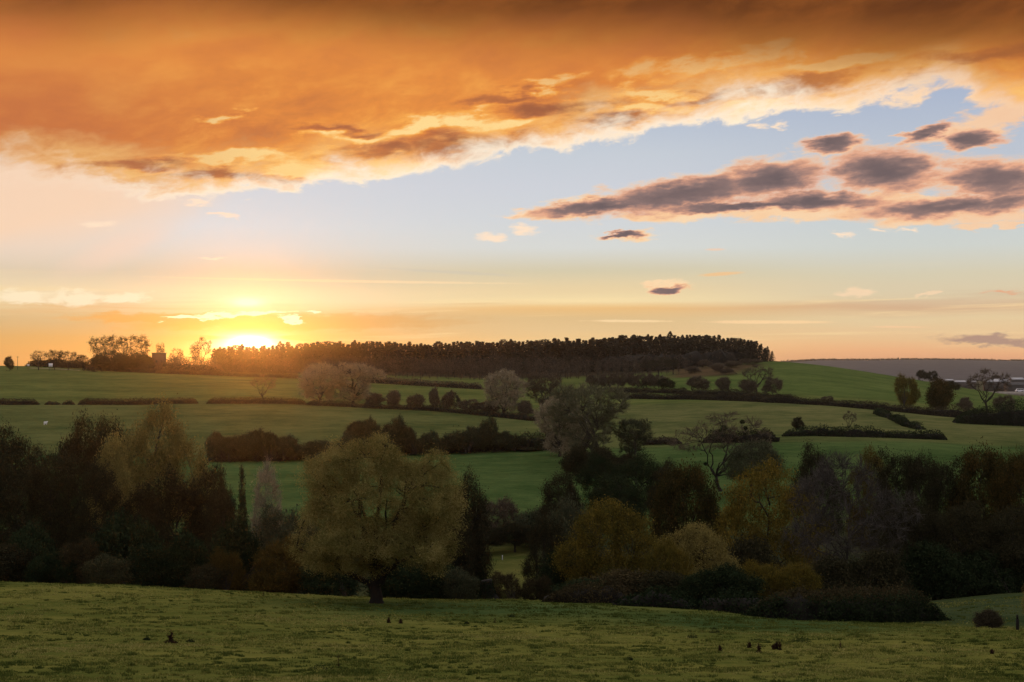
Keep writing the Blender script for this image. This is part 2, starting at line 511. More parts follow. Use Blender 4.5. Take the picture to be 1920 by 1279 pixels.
YS = np.concatenate([np.linspace(0, 60, 40), np.geomspace(60.5, 14000, 460)])
i_ = np.clip(np.searchsorted(TY, YS, side='right') - 1, 0, len(TY) - 2)
t_ = ((YS - TY[i_]) / (TY[i_ + 1] - TY[i_]))[:, None]
h_ = (TY[i_ + 1] - TY[i_])[:, None]
M_ = pchip_slopes(TY, TZ)
ZZ = ((2 * t_ ** 3 - 3 * t_ ** 2 + 1) * TZ[i_] + (t_ ** 3 - 2 * t_ ** 2 + t_) * h_ * M_[i_] + (-2 * t_ ** 3 + 3 * t_ ** 2) * TZ[i_ + 1] + (t_ ** 3 - t_ ** 2) * h_ * M_[i_ + 1])
CS = np.arange(-500, 2501, 30.0)
ZG = np.stack([np.interp(CS, CK, r) for r in ZZ])            # (Y, column)
ker = np.exp(-0.5 * (np.arange(-6, 7) / 2.8) ** 2)
ker /= ker.sum()
ZG = np.stack([np.convolve(np.pad(r, 6, mode='edge'), ker, mode='valid') for r in ZG])


def ground_z(x, y, bumps=True):
    x, y = np.asarray(x, float), np.asarray(y, float)
    yy = np.clip(np.abs(y), 0.0, 13999)
    c = np.clip(960 + FPX * x / np.maximum(yy, 40.0), -500, 2499.9)
    fi = np.interp(yy, YS, np.arange(len(YS)))
    a = np.minimum(fi.astype(int), len(YS) - 2)
    ft = fi - a
    ci = (c + 500) / 30.0
    b = np.minimum(ci.astype(int), len(CS) - 2)
    ct = ci - b
    z = ((ZG[a, b] * (1 - ct) + ZG[a, b + 1] * ct) * (1 - ft) + (ZG[a + 1, b] * (1 - ct) + ZG[a + 1, b + 1] * ct) * ft)
    z = np.where(y < 0, -1.7 + 14.0 * (1 - np.exp(-yy / 600.0)), z)   # the hillside behind the viewer goes on rising
    if bumps:
        d = np.clip((yy - 20) / 40, 0, 1)
        near = np.exp(-(yy / 160.0) ** 2)
        z = z + d * near * (0.10 * vnoise2(x / 6.0, y / 6.0, 3) + 0.055 * vnoise2(x / 1.9, y / 1.5, 5) + 0.05 * np.maximum(vnoise2(x / 0.8, y / 0.55, 8), 0) ** 2)
        far = np.clip((yy - 230) / 150, 0, 1) * np.clip((1500 - yy) / 500, 0, 1)
        z = z + far * (0.7 * vnoise2(x / 90.0, y / 60.0, 21) + 0.18 * vnoise2(x / 14.0, y / 9.0, 23))
    return z


def gz(x, y):
    return float(ground_z(np.array([x]), np.array([y]))[0])


def hit(px, row, y0=55.0):
    """first ground point under a photograph pixel, at or beyond distance y0"""
    ax, _, az_ = ray(px, row)
    ys = np.geomspace(y0, 6000, 6000)
    dz_ = ys * az_ - ground_z(ys * ax, ys)
    k = np.where(dz_ <= 0)[0]
    y = ys[k[0]] if len(k) else 6000.0
    return np.array([y * ax, y, gz(y * ax, y)])


def at(px, Y):
    ax = ray(px, HORIZON)[0]
    return np.array([ax * Y, Y, gz(ax * Y, Y)])


# ------------------------------------------------------------------ materials
def new_mat(name):
    m = bpy.data.materials.new(name)
    m.use_nodes = True
    m.node_tree.nodes.clear()
    return m, NT(m.node_tree)


def finish(m, n, shader):
    o = n.new('ShaderNodeOutputMaterial')
    m.node_tree.links.new(shader, o.inputs['Surface'])
    return m


def leaf_mat(name, dark, mid, light, transl=0.3, patch=0.35, pscale=0.5):
    """foliage: the tint of each leaf plus patches through the crown pick the leaf colour"""
    m, n = new_mat(name)
    at_ = n.new('ShaderNodeAttribute', attribute_name='tint')
    t = X(n, at_.outputs['Fac'])
    tc_ = n.new('ShaderNodeTexCoord')
    oi = n.new('ShaderNodeObjectInfo')
    pn_ = n.noise(X(n, tc_.outputs['Object']), pscale, 3, 0.6)
    f = (t + (pn_ - 0.5) * patch * 2.4 + (X(n, oi.outputs['Random']) - 0.5) * 0.22).clamp()
    c = n.ramp(f, [(0.0, dark), (0.5, mid), (1.0, light)])
    d = n.new('ShaderNodeBsdfDiffuse')
    n.put(d.inputs['Color'], c)
    tr = n.new('ShaderNodeBsdfTranslucent')
    n.put(tr.inputs['Color'], c)
    mx = n.new('ShaderNodeMixShader')
    mx.inputs[0].default_value = transl
    m.node_tree.links.new(d.outputs[0], mx.inputs[1])
    m.node_tree.links.new(tr.outputs[0], mx.inputs[2])
    return finish(m, n, mx.outputs[0])


def bark_mat(name, a, b, scale=3.0):
    m, n = new_mat(name)
    tc_ = n.new('ShaderNodeTexCoord')
    p = n.new('ShaderNodeMapping')
    p.inputs['Scale'].default_value = (3, 3, 0.6)
    m.node_tree.links.new(tc_.outputs['Object'], p.inputs['Vector'])
    v = n.noise(X(n, p.outputs[0]), scale, 5, 0.65)
    c = n.ramp(v, [(0.3, a), (0.7, b)])
    d = n.new('ShaderNodeBsdfPrincipled')
    n.put(d.inputs['Base Color'], c)
    d.inputs['Roughness'].default_value = 0.95
    d.inputs['Specular IOR Level'].default_value = 0.15
    bp = n.new('ShaderNodeBump')
    bp.inputs['Strength'].default_value = 0.8
    bp.inputs['Distance'].default_value = 0.05
    n.put(bp.inputs['Height'], v)
    m.node_tree.links.new(bp.outputs[0], d.inputs['Normal'])
    return finish(m, n, d.outputs[0])


def plain_mat(name, c, rough=0.7, scale=4.0, vary=0.25, metal=0.0):
    m, n = new_mat(name)
    tc_ = n.new('ShaderNodeTexCoord')
    v = n.noise(X(n, tc_.outputs['Object']), scale, 4, 0.6)
    cc = n.ramp(v, [(0.25, tuple(x * (1 - vary) for x in c)), (0.75, tuple(min(1, x * (1 + vary)) for x in c))])
    d = n.new('ShaderNodeBsdfPrincipled')
    n.put(d.inputs['Base Color'], cc)
    d.inputs['Roughness'].default_value = rough
    d.inputs['Metallic'].default_value = metal
    return finish(m, n, d.outputs[0])


MAT = {}
MAT['bark'] = bark_mat('grey_bark', (0.030, 0.025, 0.020), (0.085, 0.072, 0.058))
MAT['bark_dark'] = bark_mat('dark_bark', (0.018, 0.015, 0.012), (0.045, 0.037, 0.030))
MAT['bark_black'] = bark_mat('blackish_bark', (0.010, 0.009, 0.007), (0.022, 0.019, 0.015))  # near-black brown bark for trunks, posts and hedge bodies
MAT['bark_pale'] = bark_mat('pale_bark', (0.09, 0.08, 0.065), (0.20, 0.18, 0.15))
MAT['willow'] = leaf_mat('olive_willow_leaves', (0.078, 0.076, 0.020), (0.195, 0.172, 0.052), (0.365, 0.305, 0.110), 0.35, 0.55, 0.35)
MAT['gold'] = leaf_mat('golden_poplar_leaves', (0.110, 0.093, 0.032), (0.232, 0.189, 0.061), (0.366, 0.287, 0.085), 0.35)
MAT['maple'] = leaf_mat('autumn_maple_leaves', (0.055, 0.053, 0.013), (0.138, 0.108, 0.022), (0.253, 0.165, 0.029), 0.32, 0.5)
MAT['orange'] = leaf_mat('russet_orange_leaves', (0.038, 0.029, 0.009), (0.082, 0.058, 0.016), (0.155, 0.105, 0.026), 0.32)
MAT['dark'] = leaf_mat('dark_alder_leaves', (0.016, 0.017, 0.009), (0.036, 0.034, 0.018), (0.072, 0.062, 0.030), 0.2)
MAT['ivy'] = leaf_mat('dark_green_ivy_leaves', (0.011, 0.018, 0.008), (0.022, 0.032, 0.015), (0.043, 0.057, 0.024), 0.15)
MAT['oak'] = leaf_mat('dark_oak_leaves', (0.022, 0.024, 0.010), (0.046, 0.040, 0.014), (0.120, 0.070, 0.018), 0.25)
MAT['green'] = leaf_mat('grey_green_sallow_leaves', (0.030, 0.036, 0.020), (0.060, 0.066, 0.036), (0.105, 0.105, 0.055), 0.25)
MAT['brown'] = leaf_mat('brown_winter_twigs', (0.056, 0.044, 0.031), (0.110, 0.085, 0.059), (0.180, 0.138, 0.091), 0.15)
MAT['mauve'] = leaf_mat('mauve_grey_ash_twigs', (0.042, 0.038, 0.033), (0.075, 0.067, 0.058), (0.120, 0.106, 0.090), 0.15)
MAT['fawn'] = leaf_mat('fawn_willow_twigs', (0.179, 0.147, 0.092), (0.315, 0.263, 0.168), (0.483, 0.399, 0.263), 0.2)
MAT['olive'] = leaf_mat('olive_willow_twigs', (0.072, 0.072, 0.041), (0.133, 0.131, 0.072), (0.210, 0.196, 0.109), 0.2)
MAT['scrub'] = leaf_mat('olive_brown_scrub', (0.032, 0.035, 0.018), (0.062, 0.062, 0.030), (0.108, 0.098, 0.048), 0.2)
MAT['conifer'] = leaf_mat('dark_conifer_needles', (0.016, 0.014, 0.010), (0.030, 0.026, 0.018), (0.048, 0.040, 0.026), 0.1)
MAT['hedge'] = leaf_mat('clipped_hedge_twigs', (0.032, 0.026, 0.017), (0.058, 0.048, 0.029), (0.096, 0.078, 0.043), 0.12)
MAT['russet'] = leaf_mat('russet_bramble_leaves', (0.024, 0.021, 0.011), (0.052, 0.042, 0.021), (0.100, 0.076, 0.034), 0.2)
MAT['weed'] = leaf_mat('dead_weed_stalks', (0.020, 0.012, 0.008), (0.040, 0.024, 0.014), (0.070, 0.042, 0.022), 0.1)
MAT['blade'] = leaf_mat('meadow_grass_blades', (0.058, 0.080, 0.017), (0.169, 0.181, 0.039), (0.363, 0.317, 0.104), 0.25, 0.5, 0.08)


# the ground: one sheet, grass of different fields by the 'soil' colour, worn and mottled by noise
def ground_mat():
    m, n = new_mat('meadow_grass')
    a_ = n.new('ShaderNodeAttribute', attribute_name='soil')
    base_ = X(n, a_.outputs['Color'])
    tc_ = n.new('ShaderNodeTexCoord')
    P = X(n, tc_.outputs['Object'])
    px_, py_, pz_ = n.sep(P)
    near = n.noise(n.comb(px_ * 0.9, py_ * 1.3, 0.0), 1.0, 6, 0.65)
    mid = n.noise(n.comb(px_ * 0.10, py_ * 0.16, 0.0), 1.0, 6, 0.62, 0.4)
    lrg = n.noise(n.comb(px_ * 0.020, py_ * 0.034, 0.0), 1.0, 4, 0.55, 0.3)
    row_ = n.noise(n.comb(px_ * 0.22, py_ * 0.55, 3.0), 1.0, 4, 0.7, 0.3)
    f = (near - 0.5) * 0.9 + (mid - 0.5) * 1.3 + (lrg - 0.5) * 1.5 + (row_ - 0.5) * 0.9
    dark = n.mix(1.0, base_, (0.55, 0.66, 0.55), 'MULTIPLY')
    lite = n.mix(1.0, base_, (1.55, 1.35, 1.30), 'MULTIPLY')
    c = n.mix(n.smooth(f, -0.55, 0.55), dark, lite)
    d = n.new('ShaderNodeBsdfDiffuse')
    n.put(d.inputs['Color'], c)
    bp = n.new('ShaderNodeBump')
    bp.inputs['Strength'].default_value = 0.9
    bp.inputs['Distance'].default_value = 0.5
    n.put(bp.inputs['Height'], near * 0.25 + mid * 0.8)
    m.node_tree.links.new(bp.outputs[0], d.inputs['Normal'])
    return finish(m, n, d.outputs[0])


MAT['ground'] = ground_mat()

# ------------------------------------------------------------------ ground sheet: a fan of rings about the viewer
ang_f = np.radians(np.linspace(-25.5, 25.5, 470))
ang_b = np.radians(np.concatenate([np.arange(28, 180, 6.0), np.arange(180, 333, 6.0)]))
ANG = np.concatenate([ang_f, ang_b])
RAD = np.concatenate([[0.6, 3, 8, 14, 20, 27, 34, 41, 48], np.arange(54, 140, 0.34), np.geomspace(140.5, 1300, 200), np.geomspace(1330, 6500, 28)])
aa, rr = np.meshgrid(ANG, RAD)
gx, gy = np.sin(aa) * rr, np.cos(aa) * rr
gzv = ground_z(gx, gy)
n_r, n_a = gx.shape
idx = np.arange(n_r * n_a).reshape(n_r, n_a)
nx = np.roll(idx, -1, axis=1)
quads = np.stack([idx[:-1], nx[:-1], nx[1:], idx[1:]], -1).reshape(-1, 4)[:, ::-1]
gv = np.stack([gx, gy, gzv], -1).reshape(-1, 3)
gv = np.vstack([gv, [[0, 0, -1.7]]])
cap = np.stack([np.full(n_a, n_r * n_a), nx[0], idx[0]], -1)[:, ::-1]


def field_colour(x, y, z):
    """grass colour of each field, picked by where the point lies on the hillside"""
    yy = np.maximum(np.abs(y), 1.0)
    px = 960 + FPX * x / yy
    c = np.zeros((len(x), 4)) + (0.060, 0.078, 0.026, 1.0)

    def put(mask, rgb):
        c[:, :3] += mask[:, None] * (np.array(rgb) - c[:, :3])
    s = lambda v, a, b: np.clip((v - a) / (b - a), 0, 1)
    put(s(yy, 150, 120), (0.118, 0.126, 0.030))                                 # near meadow, yellowish
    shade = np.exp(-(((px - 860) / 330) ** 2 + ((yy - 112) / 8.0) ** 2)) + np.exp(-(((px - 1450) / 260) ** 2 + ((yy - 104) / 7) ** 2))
    put(np.clip(shade * 1.4, 0, 1) * 0.9, (0.042, 0.076, 0.026))                      # willow's shadow painted into the grass colour, with a greener patch at right
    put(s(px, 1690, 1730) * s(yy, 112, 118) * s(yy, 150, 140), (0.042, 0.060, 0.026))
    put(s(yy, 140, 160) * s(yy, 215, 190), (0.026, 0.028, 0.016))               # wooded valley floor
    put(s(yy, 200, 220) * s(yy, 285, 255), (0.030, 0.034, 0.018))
    put(np.clip(1.6 - 1.6 * (((px - 945) / 95) ** 2 + ((yy - 228) / 42) ** 2), 0, 1), (0.090, 0.098, 0.028))               # glade
    put(s(yy, 265, 300), (0.058, 0.096, 0.031))                                 # lower pasture
    put(s(yy, 425, 435), (0.088, 0.105, 0.037))                                 # middle pasture
    put(s(yy, 440, 480) * s(px, 1120, 1200), (0.108, 0.119, 0.045))             # right pasture
    put(s(yy, 608, 618), (0.096, 0.119, 0.036))                                 # upper pasture
    put(s(yy, 650, 680) * s(px, 1180, 1260), (0.082, 0.118, 0.034))             # the smooth hill
    wood = s(yy, 905, 925) * s(px, 1330, 1290) * s(px, 120, 220)
    put(wood, (0.045, 0.036, 0.022))
    brk = s(yy, 790, 830) * s(yy, 960, 930) * s(px, 1240, 1275) * s(px + (yy - 800) * -0.5, 1385, 1345)
    put(brk, (0.085, 0.062, 0.034))
    put(s(yy, 1060, 1200), (0.070, 0.072, 0.042))
    return c


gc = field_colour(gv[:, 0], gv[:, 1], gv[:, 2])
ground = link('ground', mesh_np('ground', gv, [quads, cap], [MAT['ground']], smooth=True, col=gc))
tag(ground, 'rolling grass farmland falling to a wooded valley and rising to a ridge', kind='structure')

# ------------------------------------------------------------------ plant builders
def unit(v):
    return v / np.maximum(np.linalg.norm(v, axis=-1, keepdims=True), 1e-9)


def tubes(paths, sides):
    """paths: list of (points (k,3), radii (k)) with equal k -> one vertex / quad array"""
    if not paths:
        return np.zeros((0, 3)), np.zeros((0, 4), int)
    P = np.stack([p for p, _ in paths])
    Rr = np.stack([r for _, r in paths])
    n, k, _ = P.shape
    tan = unit(np.gradient(P, axis=1))
    ref = np.where(np.abs(tan[..., 2:3]) > 0.9, np.array([1.0, 0, 0]), np.array([0, 0, 1.0]))
    u = unit(np.cross(tan, ref))
    v = np.cross(tan, u)
    th = np.linspace(0, 2 * np.pi, sides, endpoint=False)
    ring = u[:, :, None] * np.cos(th)[None, None, :, None] + v[:, :, None] * np.sin(th)[None, None, :, None]
    V = P[:, :, None] + ring * Rr[:, :, None, None]
    ids = np.arange(n * k * sides).reshape(n, k, sides)
    q = np.stack([ids[:, :-1], np.roll(ids[:, :-1], -1, 2), np.roll(ids[:, 1:], -1, 2), ids[:, 1:]], -1).reshape(-1, 4)
    return V.reshape(-1, 3), q


def slivers(rs, base, tip, width):
    """one thin triangle per twig"""
    d = unit(tip - base)
    s = unit(np.cross(d, rs.normal(size=base.shape))) * width[:, None] * 0.5
    V = np.stack([base - s, base + s, tip], 1).reshape(-1, 3)
    return V, np.arange(len(V)).reshape(-1, 3)


def leaves(rs, c, size, aspect=0.5):
    u = unit(rs.normal(size=c.shape))
    v = unit(np.cross(u, rs.normal(size=c.shape)))
    L, W = size[:, None] * 0.5, size[:, None] * 0.5 * aspect
    V = np.stack([c - u * L, c + v * W, c + u * L, c - v * W * 0.6], 1).reshape(-1, 3)
    ids = np.arange(len(V)).reshape(-1, 4)
    return V, ids


def in_lobes(rs, lobes, n, lo, hi, cut=0.0):
    """random points in the union of ellipsoids, at lo..hi of their radius, not deeper than cut inside another"""
    L = np.array(lobes, float)
    wgt = (L[:, 3] * L[:, 4] * L[:, 5]) ** 0.72
    out = []
    while sum(map(len, out)) < n:
        k = rs.choice(len(L), n * 2, p=wgt / wgt.sum())
        d = unit(rs.normal(size=(n * 2, 3)))
        r = (rs.uniform(lo ** 2, hi ** 2, n * 2)) ** 0.5
        p = L[k, :3] + d * r[:, None] * L[k, 3:6]
        if cut > 0:
            q = np.linalg.norm((p[:, None] - L[None, :, :3]) / L[None, :, 3:6], axis=2)
            p = p[(q.min(1) > cut) | (rs.rand(len(p)) < 0.12)]
        out.append(p[p[:, 2] > 0.01])
    return np.concatenate(out)[:n]


def gen_tree(seed, H, lobes, trunk_h=0.2, r0=0.03, n1=9, n2=50, n3=400, twl=10, twlen=0.07, lf=30, lsize=0.016, spread=0.05, mat='dark', bark='bark',
             stems=1, droop=0.0, aspect=0.5, lean=(0, 0), twup=0.25, flare=1.5, wand=0.04, gap=0.25, tw=0.0022, leader=0.0, out0=0.0, lumps=5):
    """skeleton grown towards points of the crown volume; lengths are fractions of the height H"""
    rs = np.random.RandomState(seed)
    if lumps:                                      # break each lobe of the crown into smaller uneven clumps
        kids = []
        for L_ in lobes:
            for _ in range(lumps):
                d = unit(rs.normal(size=3) * np.array([1, 1, .8]) + np.array([0, 0, .25]))
                f_ = rs.uniform(.26, .50)
                kids.append((L_[0] + d[0] * L_[3] * rs.uniform(.65, 1.0), L_[1] + d[1] * L_[4] * rs.uniform(.65, 1.0), max(L_[2] + d[2] * L_[5] * rs.uniform(.6, .95), 0.06),
                             L_[3] * f_, L_[4] * f_, L_[5] * f_ * .9))
        lobes = [(a, b, c, d * .86, e * .86, f * .86) for a, b, c, d, e, f in lobes] + kids
    trunk, t_lv = [], []
    N, NL = [], []                                 # skeleton nodes and their level

    def path(a, b, k, up, jit):
        t = np.linspace(0, 1, k)[:, None]
        dist = np.linalg.norm(b - a)
        ctrl = a + (b - a) * 0.45 + np.array([0, 0, up * dist]) + rs.normal(size=3) * jit * dist
        p = (1 - t) ** 2 * a + 2 * t * (1 - t) * ctrl + t ** 2 * b
        p[1:-1] += rs.normal(size=(k - 2, 3)) * jit * dist * 0.25
        return p
    tops = []
    for s in range(stems):
        off = rs.normal(size=2) * (0.012 if stems > 1 else 0) * (1 + out0 * 4)
        b = np.array([off[0], off[1], -0.02])
        top = np.array([lean[0] + off[0] * 6, lean[1] + off[1] * 6, trunk_h * rs.uniform(0.9, 1.1)])
        p = path(b, top, 8, 0.0, 0.05)
        rad = r0 * (0.8 if stems > 1 else 1.0) * np.linspace(1, 0.72, 8)
        rad[:3] *= np.array([flare, 1 + (flare - 1) * 0.35, 1 + (flare - 1) * 0.08])
        trunk.append((p, rad))
        N += list(p[2:]); NL += [0] * 6
        tops.append(p[-1])
        if leader > 0:
            p = path(p[-1], np.array([top[0] + rs.normal() * 0.02, top[1] + rs.normal() * 0.02, leader]), 8, 0.0, 0.03)
            trunk.append((p, r0 * np.linspace(0.72, 0.12, 8)))
            N += list(p); NL += [0] * 8
    l1 = in_lobes(rs, lobes, n1, 0.45, 0.8)
    P1, P2, P3 = [], [], []
    for tgt in l1:
        A_ = np.array(N)[np.array(NL) == 0]
        cost = np.abs(A_[:, 2] - (tgt[2] - 0.55 * np.hypot(*(tgt[:2] - A_[:, :2]).T))) + 0.2 * np.linalg.norm(A_[:, :2] - tgt[:2], axis=1)
        a = A_[np.argmin(cost)]
        p = path(a, tgt, 8, 0.10 + rs.uniform(-0.05, 0.10), wand * 1.6)
        P1.append((p, r0 * 0.52 * np.linspace(1, 0.28, 8) * rs.uniform(0.75, 1.1)))
        N += list(p[2:]); NL += [1] * 6
    l2 = in_lobes(rs, lobes, n2, 0.55, 0.95)
    NA, LA = np.array(N), np.array(NL)
    k1 = NA[LA == 1]
    add = []
    for tgt in l2:
        d = np.linalg.norm(k1 - tgt, axis=1) + 0.35 * np.maximum(k1[:, 2] - tgt[2], 0)
        a = k1[np.argmin(d)]
        p = path(a, tgt, 6, 0.10 - droop * 0.1, wand * 1.6)
        P2.append((p, r0 * 0.17 * np.linspace(1, 0.3, 6)))
        add += list(p[1:])
    NA2 = np.vstack([k1, np.array(add)])
    l3 = in_lobes(rs, lobes, n3, 0.7, 1.04, 0.72)
    for tgt in l3:
        d = np.linalg.norm(NA2 - tgt, axis=1) + 0.4 * np.maximum(NA2[:, 2] - tgt[2], 0) * (1 - droop)
        a = NA2[np.argmin(d)]
        p = path(a, tgt, 4, 0.12 - droop * 0.2, wand * 1.5)
        P3.append((p, r0 * 0.055 * np.linspace(1, 0.35, 4)))
    tv, tq, off_ = [], [], 0
    for ps, sd in ((trunk, 9), (P1, 6), (P2, 4)):
        v, q = tubes(ps, sd)
        tv.append(v); tq.append(q + off_); off_ += len(v)
    TV = np.concatenate(tv) * H
    TQ = np.concatenate(tq)
    trunk_me = mesh_np('trunk', TV, [TQ], [MAT[bark]], smooth=True)
    # crown: twigs, twiglets and leaves
    cv, ct, cq, tint, o2 = [], [], [], [], 0
    v, q = tubes(P3, 3)
    cv.append(v); cq.append(q); tint.append(np.full(len(v), 0.18)); o2 = len(v)
    T3 = np.stack([p for p, _ in P3])
    live = rs.rand(len(T3)) > gap
    vig = rs.uniform(0.15, 1.0, len(T3))
    if twl > 0:
        k = rs.randint(0, len(T3), int(len(T3) * twl))
        f = rs.uniform(0.25, 1.0, len(k)) * 2.999
        i0 = f.astype(int)
        fr = (f - i0)[:, None]
        b = T3[k, i0] * (1 - fr) + T3[k, i0 + 1] * fr
        dirv = unit(T3[k, 3] - T3[k, 1]) + rs.normal(size=b.shape) * 0.55
        dirv[:, 2] += twup - droop * 0.9
        tip = b + unit(dirv) * (twlen * rs.uniform(0.4, 1.3, len(k)))[:, None]
        v, f3 = slivers(rs, b, tip, np.full(len(k), tw) * rs.uniform(0.7, 1.5, len(k)))
        cv.append(v); ct.append(f3 + o2); o2 += len(v)
        tint.append(np.repeat(rs.uniform(0.1, 0.75, len(k)), 3))
        ends = tip
    else:
        ends = T3[:, 3]
    if lf > 0:
        src = np.where(live)[0]
        k = rs.choice(src, int(len(T3) * lf), p=vig[src] / vig[src].sum())
        c = T3[k, 3] + (T3[k, 2] - T3[k, 3]) * rs.uniform(-0.3, 1.2, (len(k), 1)) + rs.normal(size=(len(k), 3)) * spread * np.array([1, 1, 0.8])
        c[:, 2] -= droop * np.abs(rs.normal(size=len(k))) * spread * 1.5
        c[:, 2] = np.maximum(c[:, 2], 0.01)
        v, q4 = leaves(rs, c, lsize * rs.uniform(0.6, 1.35, len(k)), aspect)
        cv.append(v); cq.append(q4 + o2); o2 += len(v)
        tint.append(np.repeat(np.clip(0.5 + (vig[k] - 0.65) * 0.5 + rs.normal(size=len(k)) * 0.17, 0, 1), 4))
    CV = np.concatenate(cv) * H
    faces, fm = [], []
    for f_ in ct:
        faces.append(f_); fm.append(0)
    for f_ in cq:
        faces.append(f_); fm.append(0)
    crown_me = mesh_np('crown', CV, faces, [MAT[mat]], tint=np.concatenate(tint))
    W = np.percentile(CV[:, 0], 99.2) - np.percentile(CV[:, 0], 0.8)
    Ht = np.percentile(CV[:, 2], 99.7)
    cxm = (np.percentile(CV[:, 0], 99.2) + np.percentile(CV[:, 0], 0.8)) / 2
    return dict(trunk=trunk_me, crown=crown_me, H=Ht, W=W, cx=cxm)


def plant(proto, name, label, cat, px, Y, top, wid, group=None, rz=None, base=None, mat=None, tname='trunk', cname='crown', flip=1, sink=0.1, ysc=None):
    """stand a copy of a tree at distance Y under column px, reaching up to row top, wid photograph pixels wide"""
    if base is not None:
        p = hit(px, base, Y if Y else 55.0)
        Y = p[1]
    else:
        p = at(px, Y)
    ax, _, az_ = ray(px, top)
    h = max(az_ * Y - p[2], 0.3)
    sxy = wid * Y / FPX / proto['W']
    root = empty(name, (p[0], p[1], p[2] - sink), 0.0 if rz is None else rz, (sxy * flip, ysc if ysc else sxy, h / proto['H']))
    tag(root, label, cat, group)
    link(tname, proto['trunk'], root)
    c = link(cname, proto['crown'], root)
    if mat:
        c.material_slots[0].link = 'OBJECT'
        c.material_slots[0].material = MAT[mat]
    return root

# ------------------------------------------------------------------ tree kinds (each grown once, then copied)
dome = [(.02, 0, .58, .38, .40, .36), (-.27, .02, .72, .17, .22, .21), (-.03, -.05, .79, .21, .26, .20), (.26, 0, .60, .20, .26, .27), (.02, 0, .40, .42, .42, .17),
        (-.36, 0, .42, .13, .2, .20), (.40, 0, .42, .13, .2, .19), (-.30, 0, .27, .15, .2, .10), (.30, 0, .28, .16, .2, .11)]
K = {}
K['willow'] = gen_tree(3, 13.6, dome, 0.15, 0.041, 13, 130, 2300, 9, 0.05, 74, 0.0118, 0.023, 'willow', 'bark_black', lean=(0.0, 0), droop=0.25, aspect=0.32, flare=2.0, gap=0.16, twup=0.35, tw=0.0022, lumps=7)
gold_l = [(.05, 0, .80, .22, .22, .19), (-.18, 0, .70, .18, .2, .16), (.25, 0, .66, .2, .2, .18), (-.38, .05, .52, .17, .2, .15), (.40, 0, .52, .14, .2, .15), (0, 0, .55, .34, .3, .16)]
K['gold'] = gen_tree(5, 17.0, gold_l, 0.34, 0.017, 11, 80, 1150, 10, 0.05, 34, 0.0145, 0.028, 'gold', 'bark', lean=(0.03, 0), leader=0.75, gap=0.15, wand=0.06, tw=0.0018)
gold_s = [(0, 0, .82, .2, .2, .17), (-.12, 0, .62, .2, .2, .17), (.14, 0, .66, .18, .2, .17)]
K['slim_gold'] = gen_tree(6, 12.0, gold_s, 0.42, 0.013, 7, 40, 420, 6, 0.05, 28, 0.019, 0.035, 'gold', 'bark_dark', leader=0.8, gap=0.25)
broad = [(0, 0, .62, .36, .34, .34), (-.24, 0, .5, .2, .24, .22), (.24, 0, .55, .22, .24, .24), (.04, 0, .76, .28, .28, .20)]
for k_, sd in enumerate((21, 22, 23)):
    rr_ = np.random.RandomState(sd)
    lb = [(l[0] + rr_.normal() * .05, l[1], l[2] + rr_.normal() * .03, l[3] * rr_.uniform(.85, 1.15), l[4], l[5] * rr_.uniform(.85, 1.1)) for l in broad]
    K['dark%d' % k_] = gen_tree(sd, 14.0, lb, 0.22, 0.022, 9, 60, 800, 10, 0.06, 30, 0.020, 0.036, 'dark', 'bark_dark', gap=0.12, leader=0.6)
tall = [(0, 0, .70, .26, .26, .28), (-.12, 0, .5, .22, .2, .22), (.06, 0, .80, .24, .24, .18), (.12, 0, .55, .18, .2, .22)]
K['tall0'] = gen_tree(31, 17.0, tall, 0.36, 0.013, 8, 60, 700, 10, 0.055, 26, 0.0165, 0.03, 'dark', 'bark_dark', gap=0.2, leader=0.7)
K['tall1'] = gen_tree(32, 17.0, [(a, b, c, d * 1.1, e, f) for a, b, c, d, e, f in tall], 0.30, 0.014, 8, 60, 700, 10, 0.055, 30, 0.0165, 0.03, 'dark', 'bark_dark', gap=0.2, leader=0.7)
oak_l = [(0, 0, .60, .42, .4, .36), (-.22, 0, .6, .24, .26, .26), (.26, 0, .5, .2, .25, .24), (.05, 0, .82, .22, .25, .16), (0, 0, .3, .36, .35, .2)]
K['oak'] = gen_tree(41, 12.0, oak_l, 0.18, 0.03, 10, 60, 900, 5, 0.05, 44, 0.022, 0.036, 'oak', 'bark_dark', gap=0.05)
map_l = [(-.05, 0, .66, .30, .3, .30), (-.28, 0, .5, .20, .25, .24), (.25, 0, .60, .22, .25, .26), (.30, 0, .34, .2, .24, .2), (0, 0, .32, .38, .34, .22), (.02, 0, .86, .18, .2, .13)]
K['maple0'] = gen_tree(42, 12.0, map_l, 0.16, 0.02, 11, 70, 850, 6, 0.05, 44, 0.0195, 0.032, 'maple', 'bark_dark', gap=0.12)
K['maple1'] = gen_tree(44, 15.0, [(a * 1.0, b, c, d * 1.05, e, f * 0.85) for a, b, c, d, e, f in map_l], 0.22, 0.017, 12, 80, 850, 7, 0.05, 38, 0.018, 0.030, 'maple', 'bark_dark', gap=0.22, leader=0.7)
ash_l = [(0, 0, .62, .36, .36, .36), (-.24, 0, .58, .2, .24, .26), (.26, 0, .55, .24, .24, .28), (0, 0, .84, .22, .22, .15)]
K['ash'] = gen_tree(51, 16.0, ash_l, 0.26, 0.014, 13, 120, 1100, 12, 0.06, 1.0, 0.012, 0.03, 'mauve', 'bark', droop=0.25, twup=0.5, leader=0.6, wand=0.07, tw=0.0024)
bare_l = [(-.06, 0, .70, .26, .26, .24), (-.34, 0, .62, .18, .2, .16), (.26, 0, .66, .26, .26, .26), (.05, 0, .86, .2, .2, .13), (.36, 0, .46, .16, .2, .16)]
